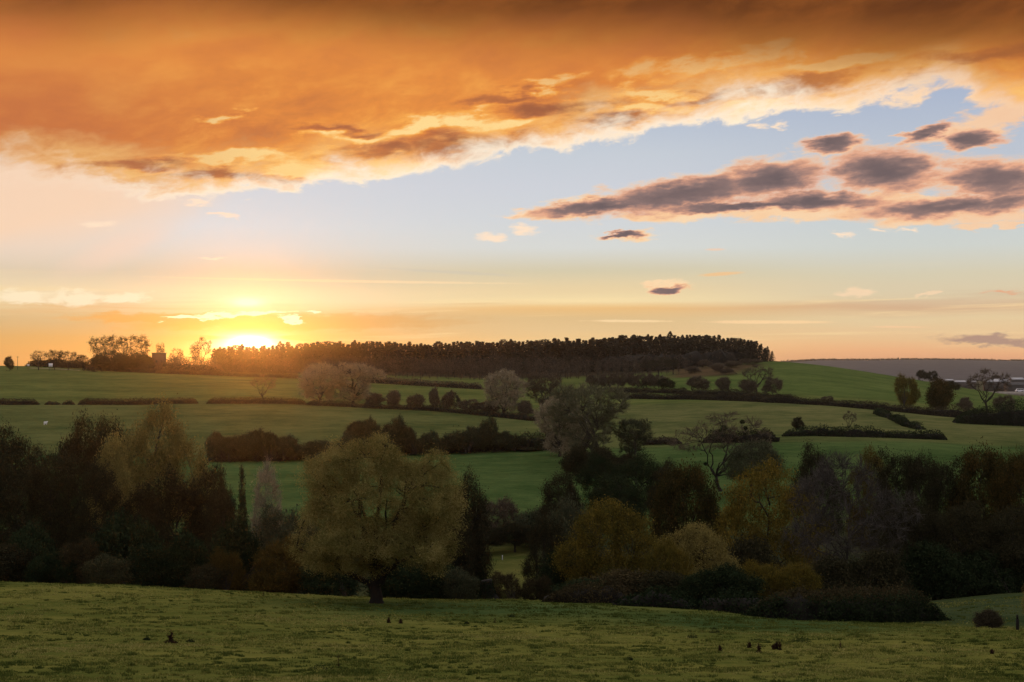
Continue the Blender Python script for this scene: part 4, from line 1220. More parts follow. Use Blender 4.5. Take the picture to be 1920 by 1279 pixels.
# ------------------------------------------------------------------ hedges
def hedge(label, pts, h_px, thick=2.2, seed=0, y0=250.0, rag=0.25, mat='hedge', leafsize=0.5, dens=1.0, name='hedge', topmat=None):
    """a hedge along photograph points: lumpy cut body with twigs and leaves bristling out of it"""
    rs = np.random.RandomState(seed + 500)
    P = np.array([hit(px, row, y0) for px, row in pts])
    seg = np.linalg.norm(np.diff(P[:, :2], axis=0), axis=1)
    cum = np.concatenate([[0], np.cumsum(seg)])
    L = cum[-1]
    n = max(int(L / (leafsize * 2.2)), 6)
    s = np.linspace(0, L, n)
    X_, Y_ = np.interp(s, cum, P[:, 0]), np.interp(s, cum, P[:, 1])
    hh = np.interp(s, cum, np.array([hp * p[1] / FPX for hp, p in zip(h_px, P)]))
    hh = hh * (1 + rag * fbm2(s / (2.5 + hh.mean()), s * 0 + seed * 3.1, seed, 3) * 1.5)
    endt = np.minimum(1, np.sqrt(np.minimum(s, L - s) / (1.5 * hh.mean())) + 0.15)
    hh = hh * endt
    tx, ty = np.gradient(X_), np.gradient(Y_)
    tl = np.hypot(tx, ty)
    nx_, ny_ = -ty / tl, tx / tl
    prof = np.array([(-.5, -.05), (-.52, .35), (-.46, .8), (-.22, .98), (.22, .98), (.46, .8), (.52, .35), (.5, -.05)])
    th = thick * (0.8 + 0.35 * fbm2(s / 3.0, s * 0 + 9.1, seed + 3, 2))
    Vx = X_[:, None] + nx_[:, None] * prof[None, :, 0] * th[:, None] * 0.66
    Vy = Y_[:, None] + ny_[:, None] * prof[None, :, 0] * th[:, None] * 0.66
    gz0 = ground_z(X_, Y_)
    Vz = gz0[:, None] + prof[None, :, 1] * hh[:, None] * 0.62
    V0 = np.stack([Vx, Vy, Vz], -1).reshape(-1, 3)
    V0 = V0 + rs.normal(size=V0.shape) * 0.06 * thick
    ids = np.arange(n * 8).reshape(n, 8)
    q = np.stack([ids[:-1, :-1], ids[1:, :-1], ids[1:, 1:], ids[:-1, 1:]], -1).reshape(-1, 4)
    o0 = P[len(P) // 2]
    root = empty(name, (o0[0], o0[1], o0[2]))
    tag(root, label, 'hedge')
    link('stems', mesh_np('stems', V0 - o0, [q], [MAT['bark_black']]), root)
    m = int(dens * L * (hh.mean() * 2 + thick) / (leafsize ** 2 * 0.30))
    m = min(max(m, 200), 45000)
    u = rs.uniform(0, n - 1.001, m)
    i0 = u.astype(int)
    f = u - i0
    g = lambda a: a[i0] * (1 - f) + a[i0 + 1] * f
    pt = rs.uniform(0, 7 - 1e-3, m)
    k0 = pt.astype(int)
    kf = pt - k0
    lx = prof[k0, 0] * (1 - kf) + prof[k0 + 1, 0] * kf
    lz = prof[k0, 1] * (1 - kf) + prof[k0 + 1, 1] * kf
    grow = rs.uniform(0.68, 1.08, m) + (rs.rand(m) < 0.10) * rs.uniform(0, .30, m)
    c = np.stack([g(X_) + g(nx_) * lx * g(th) * grow, g(Y_) + g(ny_) * lx * g(th) * grow, g(gz0) + np.maximum(lz, 0.02) * g(hh) * grow], 1)
    v, fc = leaves(rs, c - o0, leafsize * rs.uniform(.6, 1.4, m), 0.55)
    tn = np.clip(0.45 + 0.35 * fbm2(u * 0.25, u * 0 + 4.0, seed + 9, 2) + rs.normal(size=m) * .16, 0, 1)
    if topmat:
        up = lz + rs.normal(size=m) * .06 > 0.86
        v2 = v.reshape(-1, 4, 3)
        link('foliage', mesh_np('foliage', v2[~up].reshape(-1, 3), [fc[:(~up).sum()]], [MAT[mat]], tint=np.repeat(tn[~up], 4)), root)
        tag(link('foliage', mesh_np('foliage', v2[up].reshape(-1, 3), [fc[:up.sum()]], [MAT[topmat]], tint=np.repeat(tn[up], 4)), root), 'russet brown top growth of the bramble mound')
        return root
    link('foliage', mesh_np('foliage', v, [fc], [MAT[mat]], tint=np.repeat(tn, 4)), root)
    return root


hedge('clipped dark hedge cut by the left frame edge', [(-60, 759), (0, 759), (73, 759)], (12, 12, 12), seed=1, rag=0.12)
hedge('first short low piece of hedge in the gap of the long clipped hedge', [(84, 759), (113, 759)], (8, 8), seed=2, rag=0.4)
hedge('second short piece of hedge left of the long clipped hedge', [(116, 759), (140, 759)], (9, 9), seed=3, rag=0.3)
hedge('long straight clipped hedge on the left between two pastures', [(146, 759), (260, 759), (372, 757)], (11, 12, 11), seed=4, rag=0.10)
hedge('clipped hedge right of the field gap, under the sun glow', [(388, 757), (480, 757), (575, 759)], (11, 12, 10), seed=5, rag=0.12)
hedge('low hedge line along the foot of the willow pair and the hawthorns', [(575, 760), (700, 766), (800, 770), (900, 779), (1010, 790)], (9, 8, 8, 12, 14), seed=6, rag=0.5)
hedge('dark brown hedge along the top of the left pasture', [(168, 694), (270, 699), (420, 705), (565, 710)], (7, 8, 9, 9), seed=7, y0=600, rag=0.3, leafsize=0.7, thick=3)
hedge('thick brown hedge between the upper pasture and the wood', [(690, 718), (760, 722), (830, 726), (905, 730)], (12, 13, 12, 12), seed=8, y0=500, rag=0.2, leafsize=0.7, thick=3, mat='brown')
hedge('overgrown brown hedge between the golden poplar and the lone willow', [(392, 866), (470, 864), (550, 862), (625, 862)], (32, 36, 34, 30), seed=9, rag=0.7, thick=6, leafsize=0.55, mat='scrub')
hedge('overgrown dark hedge right of the lone willow above the lower pasture', [(640, 858), (740, 852), (820, 848), (900, 846), (980, 844), (1058, 842)], (26, 30, 34, 30, 24, 26), seed=10, rag=0.7, thick=6, leafsize=0.55, mat='scrub')
hedge('long dark hedge across the foot of the smooth hill', [(1150, 747), (1290, 749), (1440, 755), (1560, 761), (1680, 772), (1800, 784), (1960, 795)], (11, 12, 14, 12, 15, 18, 20), seed=11, rag=0.35, thick=3)
hedge('second thinner hedge line behind the long dark hedge', [(1140, 736), (1260, 738), (1380, 744), (1490, 750)], (9, 10, 12, 10), seed=12, rag=0.5, thick=3)
hedge('dark overgrown field hedge standing alone in the right pasture', [(1466, 818), (1530, 817), (1600, 819), (1700, 822), (1775, 825)], (9, 17, 19, 17, 19), seed=13, rag=0.55, thick=3.5, mat='ivy')
hedge('short dark hedge running down diagonally to the lone field hedge', [(1672, 786), (1700, 800), (1728, 806)], (9, 13, 10), seed=14, rag=0.6, thick=3.5, mat='ivy')
hedge('small dark hedge piece above the end of the diagonal hedge', [(1643, 776), (1668, 784)], (12, 11), seed=15, rag=0.4, thick=4, mat='ivy')
hedge('short dark hedge right of the thin green broom willow', [(1205, 834), (1240, 833), (1278, 832)], (11, 14, 13), seed=16, rag=0.3, thick=4)
hedge('rounded brown hedge behind the bare ivy-clumped tree', [(1318, 830), (1380, 829), (1458, 828)], (16, 24, 20), seed=17, rag=0.5, thick=6, mat='dark')
hedge('dark thicket at the right frame edge below the bare forked tree', [(1790, 793), (1850, 796), (1960, 800)], (22, 36, 46), seed=18, rag=0.35, thick=8, mat='ivy')

hedge('thicket of bare brown stems filling the foot of the ridge wood', [(400, 694), (560, 696), (720, 697), (900, 697), (1080, 697), (1250, 694), (1380, 680), (1440, 671)], (34, 36, 38, 40, 42, 40, 30, 18), seed=24, y0=940, rag=0.2, thick=26, leafsize=1.3, mat='brown', name='thicket')
hedge('low dark thicket under the skyline clump at the far left', [(56, 687), (100, 689), (165, 691)], (10, 14, 14), seed=25, y0=800, rag=0.5, thick=8, leafsize=0.9, mat='dark', name='thicket')
hedge('dark thicket filling the foot of the tall skyline pair up to the brick building', [(164, 693), (220, 694), (290, 697)], (26, 30, 24), seed=26, y0=800, rag=0.4, thick=8, leafsize=0.9, mat='dark', name='thicket')
hedge('rough bank of scrub between the brick building and the sun', [(290, 698), (350, 700), (420, 702)], (20, 22, 26), seed=27, y0=800, rag=0.5, thick=8, leafsize=0.9, mat='brown', name='thicket')
hr = np.random.RandomState(31)
for x0, x1, b0, b1, t0, n_h, lb, gp in ((396, 620, 866, 862, 818, 13, 'dark brown bush of the overgrown hedge left of the lone willow', 'bushes of the overgrown hedge left of the lone willow'),
                                        (645, 1056, 858, 842, 803, 22, 'dark brown bush of the overgrown hedge above the lower pasture', 'bushes of the overgrown hedge above the lower pasture')):
    for k in range(n_h):
        px = x0 + (x1 - x0) * (k + hr.uniform(.2, .8)) / n_h
        plant(K['thorn%d' % (k % 3)], 'hedge_bush', lb, 'bush', px, 250.0, t0 + hr.normal() * 12 + (12 if px > 930 else 0), 32 * hr.uniform(.7, 1.9), group=gp, base=b0 + (b1 - b0) * k / n_h, rz=hr.uniform(0, 6), mat='scrub' if k % 4 else 'green')

# bramble mound on the meadow edge
hedge('long dark bramble mound with a russet top on the right meadow edge', [(1424, 1152), (1500, 1160), (1600, 1163), (1690, 1163), (1748, 1160)], (36, 58, 62, 58, 26), seed=19, y0=80, rag=0.3, thick=5.0, leafsize=0.20, mat='ivy', dens=1.6, name='bramble_hedge', topmat='russet')
hedge('russet bramble bank below the yellow-green maple', [(1020, 1128), (1090, 1130), (1180, 1133)], (20, 40, 44), seed=20, y0=80, rag=0.5, thick=3, leafsize=0.20, mat='russet', dens=1.4, name='bramble_hedge')
hedge('dark undergrowth bank below the maples and the holly', [(1150, 1134), (1260, 1139), (1360, 1146), (1440, 1153)], (20, 26, 32, 30), seed=23, y0=90, rag=0.8, thick=3, leafsize=0.26, mat='ivy', name='undergrowth')

# ------------------------------------------------------------------ far ridge, plain and barns at the right
fx = np.linspace(-200, 2400, 120)
fy = np.linspace(4300, 6200, 14)
cx_, cy_ = np.meshgrid(fx, fy)
ridge_h = 31.0 + 5 * fbm2(cx_ / 400, cy_ * 0, 40, 3)
prof_ = np.sin(np.clip((cy_ - 4300) / 1300, 0, 1) * np.pi / 2)
left_fade = np.clip((cx_ - 300) / 900, 0, 1)
fzv = -42 + (ridge_h + 40) * prof_ * (0.25 + 0.75 * left_fade)
ii = np.arange(fx.size * fy.size).reshape(fy.size, fx.size)
fq = np.stack([ii[:-1, :-1], ii[:-1, 1:], ii[1:, 1:], ii[1:, :-1]], -1).reshape(-1, 4)
MAT['ridge'] = plain_mat('far_wooded_hill', (0.056, 0.050, 0.058), 1.0, 0.03, 0.45)
hill = link('hill', mesh_np('hill', np.stack([cx_, cy_, fzv], -1).reshape(-1, 3), [fq], [MAT['ridge']], smooth=True))
tag(hill, 'low far wooded ridge along the right horizon', kind='structure')
m_ = 5000
rx, ry = rs.uniform(100, 2380, m_), rs.uniform(5480, 5680, m_)
rz_ = -42 + (31.0 + 5 * fbm2(rx / 400, ry * 0, 40, 3) + 40) * np.sin(np.clip((ry - 4300) / 1300, 0, 1) * np.pi / 2) * (0.25 + 0.75 * np.clip((rx - 300) / 900, 0, 1))
v, fc = leaves(rs, np.stack([rx, ry, rz_ + rs.uniform(0, 7, m_) * (0.4 + 0.6 * np.abs(vnoise2(rx / 25, rx * 0, 9)))], 1), rs.uniform(5, 10, m_), 0.8)
tag(link('forest', mesh_np('forest', v, [fc], [MAT['brown']], tint=np.repeat(.2 + rs.rand(m_) * .2, 4))), 'far wood covering the low ridge on the right horizon', 'forest', kind='stuff')


def box_np(x0, x1, y0, y1, z0, z1):
    v = np.array([(x, y, z) for z in (z0, z1) for y in (y0, y1) for x in (x0, x1)], float)
    f = np.array([(0, 2, 3, 1), (4, 5, 7, 6), (0, 1, 5, 4), (2, 6, 7, 3), (0, 4, 6, 2), (1, 3, 7, 5)])
    return v, f


def gable(w, d, h, e):
    """pitched roof with overhang e, ridge along x"""
    v = np.array([(-w / 2 - e, -d / 2 - e, 0), (w / 2 + e, -d / 2 - e, 0), (w / 2 + e, 0, h), (-w / 2 - e, 0, h), (-w / 2 - e, d / 2 + e, 0), (w / 2 + e, d / 2 + e, 0)], float)
    v = np.vstack([v, v - (0, 0, 0.3)])
    f = [(0, 1, 2, 3), (3, 2, 5, 4), (7, 6, 9, 8), (8, 9, 10, 11), (0, 6, 7, 1), (4, 5, 11, 10)]
    f4 = np.array([f[0], f[1], (6, 9, 8, 7), (9, 10, 11, 8), f[4], f[5]])
    f5 = np.array([(0, 3, 9, 6), (3, 4, 10, 9), (1, 7, 8, 2), (2, 8, 11, 5)])
    return v, np.vstack([f4, f5])


MAT['barn_dark'] = plain_mat('tarred_barn_boards', (0.022, 0.022, 0.026), 0.8, 0.4)
MAT['roof_pale'] = plain_mat('pale_sheet_roof', (0.42, 0.42, 0.44), 0.5, 0.3)
MAT['roof_dark'] = plain_mat('dark_sheet_roof', (0.028, 0.028, 0.034), 0.6, 0.3)
MAT['white'] = plain_mat('white_paint', (0.74, 0.75, 0.78), 0.45, 2.0, 0.06)
MAT['glass'] = plain_mat('dark_window_glass', (0.02, 0.025, 0.03), 0.08, 2.0, 0.1)
MAT['tyre'] = plain_mat('black_rubber', (0.015, 0.015, 0.016), 0.8, 5.0)
MAT['wood'] = plain_mat('weathered_post_wood', (0.040, 0.033, 0.026), 0.9, 6.0)
MAT['brick'] = plain_mat('sooty_brick', (0.060, 0.040, 0.032), 0.9, 1.5)
MAT['road'] = plain_mat('pale_track', (0.30, 0.27, 0.23), 0.9, 0.5)


def barn(label, px, Y, row_base, row_eave, row_ridge, wpx, depth, wall, roof, rz=0.0):
    ax = ray(px, HORIZON)[0]
    z0 = gz(ax * Y, Y)
    zb = ray(px, row_base)[2] * Y
    z0 = min(z0, zb)
    ze, zr = ray(px, row_eave)[2] * Y - z0, ray(px, row_ridge)[2] * Y - z0
    W = wpx / FPX * Y
    root = empty('barn', (ax * Y, Y, z0), rz)
    tag(root, label, 'barn')
    v, f = box_np(-W / 2, W / 2, -depth / 2, depth / 2, -1.5, ze)
    g_, gf = gable(W, depth, zr - ze, 0.4)
    ends = np.array([(-W / 2, -depth / 2, ze), (-W / 2, depth / 2, ze), (-W / 2, 0, zr - .35), (W / 2, -depth / 2, ze), (W / 2, depth / 2, ze), (W / 2, 0, zr - .35)])
    link('wall', mesh_np('wall', np.vstack([v, ends]), [f, np.array([(8, 10, 9), (11, 12, 13)])], [MAT[wall]]), root)
    link('roof', mesh_np('roof', g_ + (0, 0, ze), [gf], [MAT[roof]]), root)
    v, f = box_np(-W * .12, W * .12, -depth / 2 - .06, -depth / 2 - .01, 0, ze * .75)
    link('door', mesh_np('door', v, [f], [MAT['barn_dark']]), root)
    return root


barn('long pale-roofed farm shed on the far plain behind the bare forked tree', 1868, 2300, 722, 715.5, 711, 44, 16, 'barn_dark', 'roof_pale')
barn('smaller pale-roofed farm shed on the far plain near the right frame edge', 1906, 2500, 716, 711.5, 708, 22, 16, 'barn_dark', 'roof_pale')
barn('pale-roofed shed on the far plain left of the bare forked tree', 1808, 2600, 720, 716, 713.5, 40, 16, 'barn_dark', 'roof_pale')
barn('small pale-roofed shed on the far plain behind the domed tree', 1778, 2800, 716, 713, 711, 16, 14, 'barn_dark', 'roof_pale')
barn('long low dark barn at the right frame edge above the white van', 1912, 1800, 733, 722, 717, 50, 20, 'barn_dark', 'roof_dark')

# white van on the far track
Y = 1220.0
ax = ray(1911, HORIZON)[0]
van_z = ray(1911, 735)[2] * Y
pad = np.array([(ax * Y - 40, Y - 9, van_z - 2.2), (ax * Y + 60, Y - 9, van_z - 2.2), (ax * Y + 60, Y + 9, van_z - .03), (ax * Y - 40, Y + 9, van_z - .03)])
van = empty('van', (ax * Y, Y, van_z), 0.0)
tag(van, 'white van parked beyond the hill at the right frame edge', 'van')
S_ = 1.25
prof_v = np.array([(-2.7, .45), (2.7, .45), (2.75, 1.1), (2.1, 1.35), (1.5, 2.35), (-2.65, 2.45), (-2.72, 1.2)]) * S_
vv = np.vstack([np.c_[prof_v[:, 0], np.full(7, -1.0 * S_), prof_v[:, 1]], np.c_[prof_v[:, 0], np.full(7, 1.0 * S_), prof_v[:, 1]]])
vv[:, 0] *= -1
sidef = np.array([(k, (k + 1) % 7, (k + 1) % 7 + 7, k + 7) for k in range(7)])
tri = np.array([(0, k, k + 1) for k in range(1, 6)])
link('body', mesh_np('body', vv, [sidef, tri, tri[:, ::-1] + 7], [MAT['white']]), van)
for x0, x1 in ((-1.95, -1.1), (-.9, .6), (.8, 2.4)):
    v, f = box_np(x0 * S_, x1 * S_, -1.03 * S_, -1.005 * S_, 1.45 * S_, 2.1 * S_)
    link('window', mesh_np('window', v, [f], [MAT['glass']]), van)
for xw in (-1.7, 1.7):
    for yw in (-.95, .95):
        th_ = np.linspace(0, 2 * np.pi, 14, endpoint=False)
        wv = np.vstack([np.c_[np.cos(th_) * .36, np.full(14, -.12), np.sin(th_) * .36], np.c_[np.cos(th_) * .36, np.full(14, .12), np.sin(th_) * .36], [(0, -.12, 0), (0, .12, 0)]]) * S_
        k = np.arange(14)
        o = link('wheel', mesh_np('wheel', wv, [np.c_[k, (k + 1) % 14, (k + 1) % 14 + 14, k + 14], np.c_[(k + 1) % 14, k, np.full(14, 28)], np.c_[k + 14, (k + 1) % 14 + 14, np.full(14, 29)]], [MAT['tyre']]), van)
        o.location = (xw * S_, yw * S_, .36 * S_)
v, f = box_np(-60, 90, -14, 14, -3.0, -0.0)
tag(link('track', mesh_np('track', v, [f], [MAT['road']]), None, (ax * Y, Y, van_z)), 'level earth track the white van stands on', kind='structure')

# ------------------------------------------------------------------ left skyline: tower barn, signs, pole, track
Y = 925.0
p = at(298, Y)
zt = ray(298, 661.5)[2] * Y - p[2]
W = 26 / FPX * Y
blk = empty('building', (p[0], p[1], p[2]), 0.25)
tag(blk, 'square flat-topped brick building in silhouette among the skyline trees', 'building')
v, f = box_np(-W / 2, W / 2, -3.5, 3.5, -1, zt - .5)
link('wall', mesh_np('wall', v, [f], [MAT['brick']]), blk)
v, f = box_np(-W / 2 - .3, W / 2 + .3, -3.8, 3.8, zt - .5, zt)
link('roof', mesh_np('roof', v, [f], [MAT['roof_dark']]), blk)
v, f = box_np(-W / 2 - 3.4, -W / 2 - .01, -2.6, 2.6, -1, zt * .72)
link('annex', mesh_np('annex', v, [f], [MAT['brick']]), blk)
for xw in (-1.6, 1.6):
    v, f = box_np(xw - .6, xw + .6, -3.56, -3.505, zt * .45, zt * .45 + 1.5)
    link('window', mesh_np('window', v, [f], [MAT['glass']]), blk)


def sign(label, px, row0, row1, wpx, Y):
    p = at(px, Y)
    a, b = ray(px, row0)[2] * Y - p[2], ray(px, row1)[2] * Y - p[2]
    w_ = wpx / FPX * Y
    root = empty('road_sign', (p[0], p[1], p[2]))
    tag(root, label, 'sign')
    v, f = box_np(-w_ / 2, w_ / 2, -.05, .05, b, a)
    link('board', mesh_np('board', v, [f], [MAT['white']]), root)
    for sx_ in (-.35, .35):
        v, f = box_np(sx_ * w_ - .06, sx_ * w_ + .06, .06, .18, -.4, a - .05)
        link('post', mesh_np('post', v, [f], [MAT['wood']]), root)


sign('square white board sign standing below the skyline clump on the left', 95, 681.5, 688, 7.5, 890)
sign('tiny white sign left of the square white board', 53, 683, 686.5, 4.0, 895)
p = at(33, 900)
tp = ray(33, 668)[2] * 900 - p[2]
pole = empty('telegraph_pole', (p[0], p[1], p[2]))
tag(pole, 'thin telegraph pole on the skyline right of the small round tree', 'pole')
v, q = tubes([(np.array([[0, 0, -.5], [0, 0, tp * .5], [0, 0, tp]]), np.array([.16, .14, .11]))], 8)
link('post', mesh_np('post', v, [q], [MAT['wood']]), pole)
v, f = box_np(-.9, .9, -.08, .08, tp - .6, tp - .45)
link('crossarm', mesh_np('crossarm', v, [f], [MAT['wood']]), pole)
tr_p = np.array([hit(px, row, 700) for px, row in ((56, 690.5), (80, 691), (110, 692.3), (150, 694.6))])
trv = np.vstack([tr_p + (0, -3.0, 0.06), tr_p + (0, 3.0, 0.06)])
trv[:, 2] = np.maximum(trv[:, 2], ground_z(trv[:, 0], trv[:, 1]) + 0.06)
tag(link('track', mesh_np('track', trv, [np.array([(0, 1, 5, 4), (1, 2, 6, 5), (2, 3, 7, 6)])], [MAT['road']])), 'pale field track along the top of the left pasture', kind='structure')

# ------------------------------------------------------------------ near meadow: posts, stump, weeds, sheep
def post(label, px, base, top, wpx, mat, y0=80, lean=0.0, cap=False, group=None):
    p = hit(px, base, y0)
    h = ray(px, top)[2] * p[1] - p[2]
    r = wpx / FPX * p[1] / 2
    root = empty('fence_post', (p[0], p[1], p[2]))
    root.rotation_euler = (0, lean, 0)
    tag(root, label, 'post', group)
    hb = h * (0.72 if cap else 1.0)
    v, q = tubes([(np.array([[0, 0, -.25], [0, 0, hb * .5], [0, 0, hb - .02], [0, 0, hb]]), np.array([r, r * .97, r * .95, r * .5]))], 8)
    link('shaft', mesh_np('shaft', v, [q, np.array([[24, 25, 26, 27], [24, 27, 28, 31], [28, 29, 30, 31]])], [MAT[mat]]), root)
    if cap:
        v, f = box_np(-r * .55, r * .35, -r * .5, r * .5, hb - .02, h)
        link('splinter', mesh_np('splinter', v, [f], [MAT[mat]]), root)
    return root


post('dark broken-topped fence post at the right edge of the meadow', 1908, 1181, 1153, 6.5, 'bark_black', cap=True)
post('thin white post at the left in the glade', 901, 1050, 1041, 1.5, 'roof_pale', y0=200)
post('thin white post at the right in the glade', 942, 1050, 1041, 1.8, 'roof_pale', y0=200)

# dark leaning stump covered in ivy
p = at(915, 128.5)
h = ray(915, 1083)[2] * 128.5 - p[2]
st = empty('tree_stump', (p[0], p[1], p[2] - .2))
tag(st, 'dark flat-topped stump leaning left behind the meadow edge', 'stump')
v, q = tubes([(np.array([[.25, 0, 0], [.12, 0, h * .35], [-.08, 0, h * .7], [-.2, 0, h * .98], [-.2, 0, h]]), np.array([.95, .62, .55, .56, .05]))], 12)
link('trunk', mesh_np('trunk', v, [q], [MAT['bark_black']], smooth=True), st)
m_ = 2200
zz_ = R.uniform(0, 1, m_)
a_ = R.uniform(0, 6.283, m_)
rr_ = np.interp(zz_, [0, .3, 1], [.98, .66, .56]) * R.uniform(.95, 1.08, m_)
v, f = leaves(R, np.stack([np.interp(zz_, [0, .35, .7, 1], [.25, .12, -.08, -.2]) + np.cos(a_) * rr_, np.sin(a_) * rr_, zz_ * h * .97], 1), R.uniform(.08, .16, m_), .8)
link('ivy', mesh_np('ivy', v, [f], [MAT['ivy']], tint=np.repeat(R.rand(m_) * .6, 4)), st)


def weed(label, px, base, top, wpx, kind, seed, group=None, y0=60.0):
    """dead dock or thistle: upright seed stalks above a tuft of leaves"""
    rs = np.random.RandomState(seed)
    p = hit(px, base, y0)
    k = p[1] / FPX
    h, w_ = (base - top) * k, wpx * k
    root = empty('dead_weed', (p[0], p[1], p[2]))
    tag(root, label, 'weed', group)
    ns = {'dock': 3, 'thistle': 9, 'stick': 1, 'clump': 0}[kind]
    paths, cs = [], []
    for s in range(ns):
        ang = rs.uniform(0, 6.283)
        hs = h * (rs.uniform(.45, .8) if s else 1.0)
        tipx = 0 if s == 0 else rs.normal() * w_ * (.13 if kind == 'dock' else .2)
        pts = np.array([[0, 0, -.03], [tipx * .3, .05 * math.sin(ang), hs * .4], [tipx * .7, .08 * math.sin(ang), hs * .75], [tipx, .1 * math.sin(ang), hs]])
        paths.append((pts, np.array([.022, .018, .014, .006])))
        m = int(70 if kind == 'dock' else 40 if kind == 'thistle' else 14)
        t = rs.uniform(.35, 1.0, m)
        c = np.stack([np.interp(t, [0, .4, .75, 1], pts[:, i]) for i in range(3)], 1) + rs.normal(size=(m, 3)) * np.array([.045, .045, .03])
        cs.append(c)
    if paths:
        v, q = tubes(paths, 5)
        link('stalk', mesh_np('stalk', v, [q], [MAT['weed']], tint=np.full(len(v), .4)), root)
        c = np.concatenate(cs)
        v, f = leaves(rs, c, rs.uniform(.05, .11, len(c)), .7)
        link('seed_head', mesh_np('seed_head', v, [f], [MAT['weed']], tint=np.repeat(rs.rand(len(c)), 4)), root)
    m = {'dock': 90, 'thistle': 420, 'stick': 24, 'clump': 300}[kind]
    a = rs.uniform(0, 6.283, m)
    r_ = np.sqrt(rs.rand(m)) * w_ * .5
    zc = np.clip(1.05 - (r_ / (w_ * .5)) ** 2, 0.05, 1) * h * (.3 if kind != 'clump' else 1.0) * rs.uniform(0, 1, m) ** 1.3
    v, f = leaves(rs, np.stack([np.cos(a) * r_, np.sin(a) * r_ * .7, zc + .01], 1), rs.uniform(.07, .16, m) if kind != 'clump' else rs.uniform(.06, .13, m), .3)
    link('leaf_tuft', mesh_np('leaf_tuft', v, [f], [MAT['weed' if kind != 'clump' else 'ivy']], tint=np.repeat(rs.rand(m) * .8, 4)), root)


W_ = [
    ('dark dead thistle standing alone low on the left meadow', 320, 1206, 1181, 27, 'thistle'),
    ('low dark tuft left of the dead thistle', 275, 1200, 1193, 14, 'clump'),
    ('low scrap of dead weed right of the dead thistle', 357, 1204, 1198, 16, 'clump'),
    ('short dead stick near the left of the lone willow', 494, 1118, 1106, 6, 'stick'),
    ('low dark tuft in front of the thin stalks at the meadow bottom', 600, 1256, 1246, 50, 'clump'),
    ('two thin dead stalks at the bottom of the meadow left of centre', 634, 1250, 1226, 8, 'stick'),
    ('small dead dock below the lone willow, nearer its trunk', 729, 1168, 1158, 8, 'dock'),
    ('small dead dock below the lone willow, right of the other', 751, 1169, 1161, 10, 'dock'),
    ('molehill-like dark tuft on the meadow right of the lone willow', 875, 1170, 1165, 10, 'clump'),
    ('dark flat tuft on the meadow below the leaning stump', 960, 1157, 1151, 12, 'clump'),
    ('round dark tuft on the meadow right of centre', 1180, 1238, 1229, 14, 'clump'),
    ('bushy dark weed clump left of the dock group', 1340, 1187, 1174, 20, 'clump'),
    ('single dead dock left of the dock group', 1349, 1222, 1210, 9, 'dock'),
    ('first dead dock of the group on the right meadow', 1405, 1215, 1204, 9, 'dock'),
    ('bushiest dead dock of the group, lowest in the meadow', 1423, 1224, 1208, 13, 'dock'),
    ('dead dock left of the last upright pair', 1451, 1218, 1207, 6, 'dock'),
    ('tall dead dock of the last upright pair', 1457, 1217, 1203, 6, 'dock'),
    ('last tall dead dock of the group', 1462, 1219, 1204, 8, 'dock'),
    ('long low brown weed bed behind the dock group', 1436, 1203, 1188, 70, 'clump'),
    ('low brown weed bed right behind the dock group', 1500, 1205, 1192, 46, 'clump'),
    ('dark weed clump at the left of the brown weed beds', 1298, 1196, 1186, 20, 'clump'),
    ('small upright dead dock on the far right of the meadow', 1860, 1226, 1218, 7, 'dock'),
    ('thin dead stalk right of centre on the meadow', 1576, 1216, 1202, 8, 'stick'),
    ('thin dead stalk left of the leaning stump on the meadow', 928, 1168, 1158, 6, 'stick'),
]
for k, (lb, px, bs, tp, wp, kd) in enumerate(W_):
    weed(lb, px, bs, tp, wp, kd, 900 + k)

# yellow-leaved sapling just outside the right edge
plant(K['birch'], 'sapling', 'thin sapling with a few yellow leaves reaching in at the right frame edge', 'tree', 1936, 104, 1086, 46, mat='gold')

# the white animal grazing in the left pasture
p = hit(85, 797, 250)
sc_ = p[1] / FPX * 8.5 / 1.25
sheep = empty('sheep', (p[0], p[1], p[2]), 0.9, (sc_,) * 3)
tag(sheep, 'white sheep standing alone in the left pasture', 'sheep')
bm_ = bpy.data.meshes.new('body')
sk = [(0, 0, .62), (-.32, 0, .64), (.34, 0, .64), (.55, 0, .84), (.70, 0, .98), (.86, 0, .90),
      (.34, .14, .30), (.34, .14, 0), (.34, -.14, .30), (.34, -.14, 0), (-.34, .14, .32), (-.34, .14, 0), (-.34, -.14, .32), (-.34, -.14, 0), (-.52, 0, .66)]
ed = [(0, 1), (0, 2), (2, 3), (3, 4), (4, 5), (2, 6), (6, 7), (2, 8), (8, 9), (1, 10), (10, 11), (1, 12), (12, 13), (1, 14)]
bm_.from_pydata(sk, ed, [])
bo = link('body', bm_, sheep)
MAT['fleece'] = plain_mat('sheep_fleece', (0.72, 0.70, 0.66), 1.0, 12.0, 0.1)
bm_.materials.append(MAT['fleece'])
md = bo.modifiers.new('skin', 'SKIN')
for vtx, r_ in zip(bm_.skin_vertices[0].data, (.30, .29, .28, .15, .12, .07, .075, .045, .075, .045, .085, .045, .085, .045, .06)):
    vtx.radius = (r_, r_)
bm_.skin_vertices[0].data[0].use_root = True
bo.modifiers.new('smooth', 'SUBSURF').levels = 1

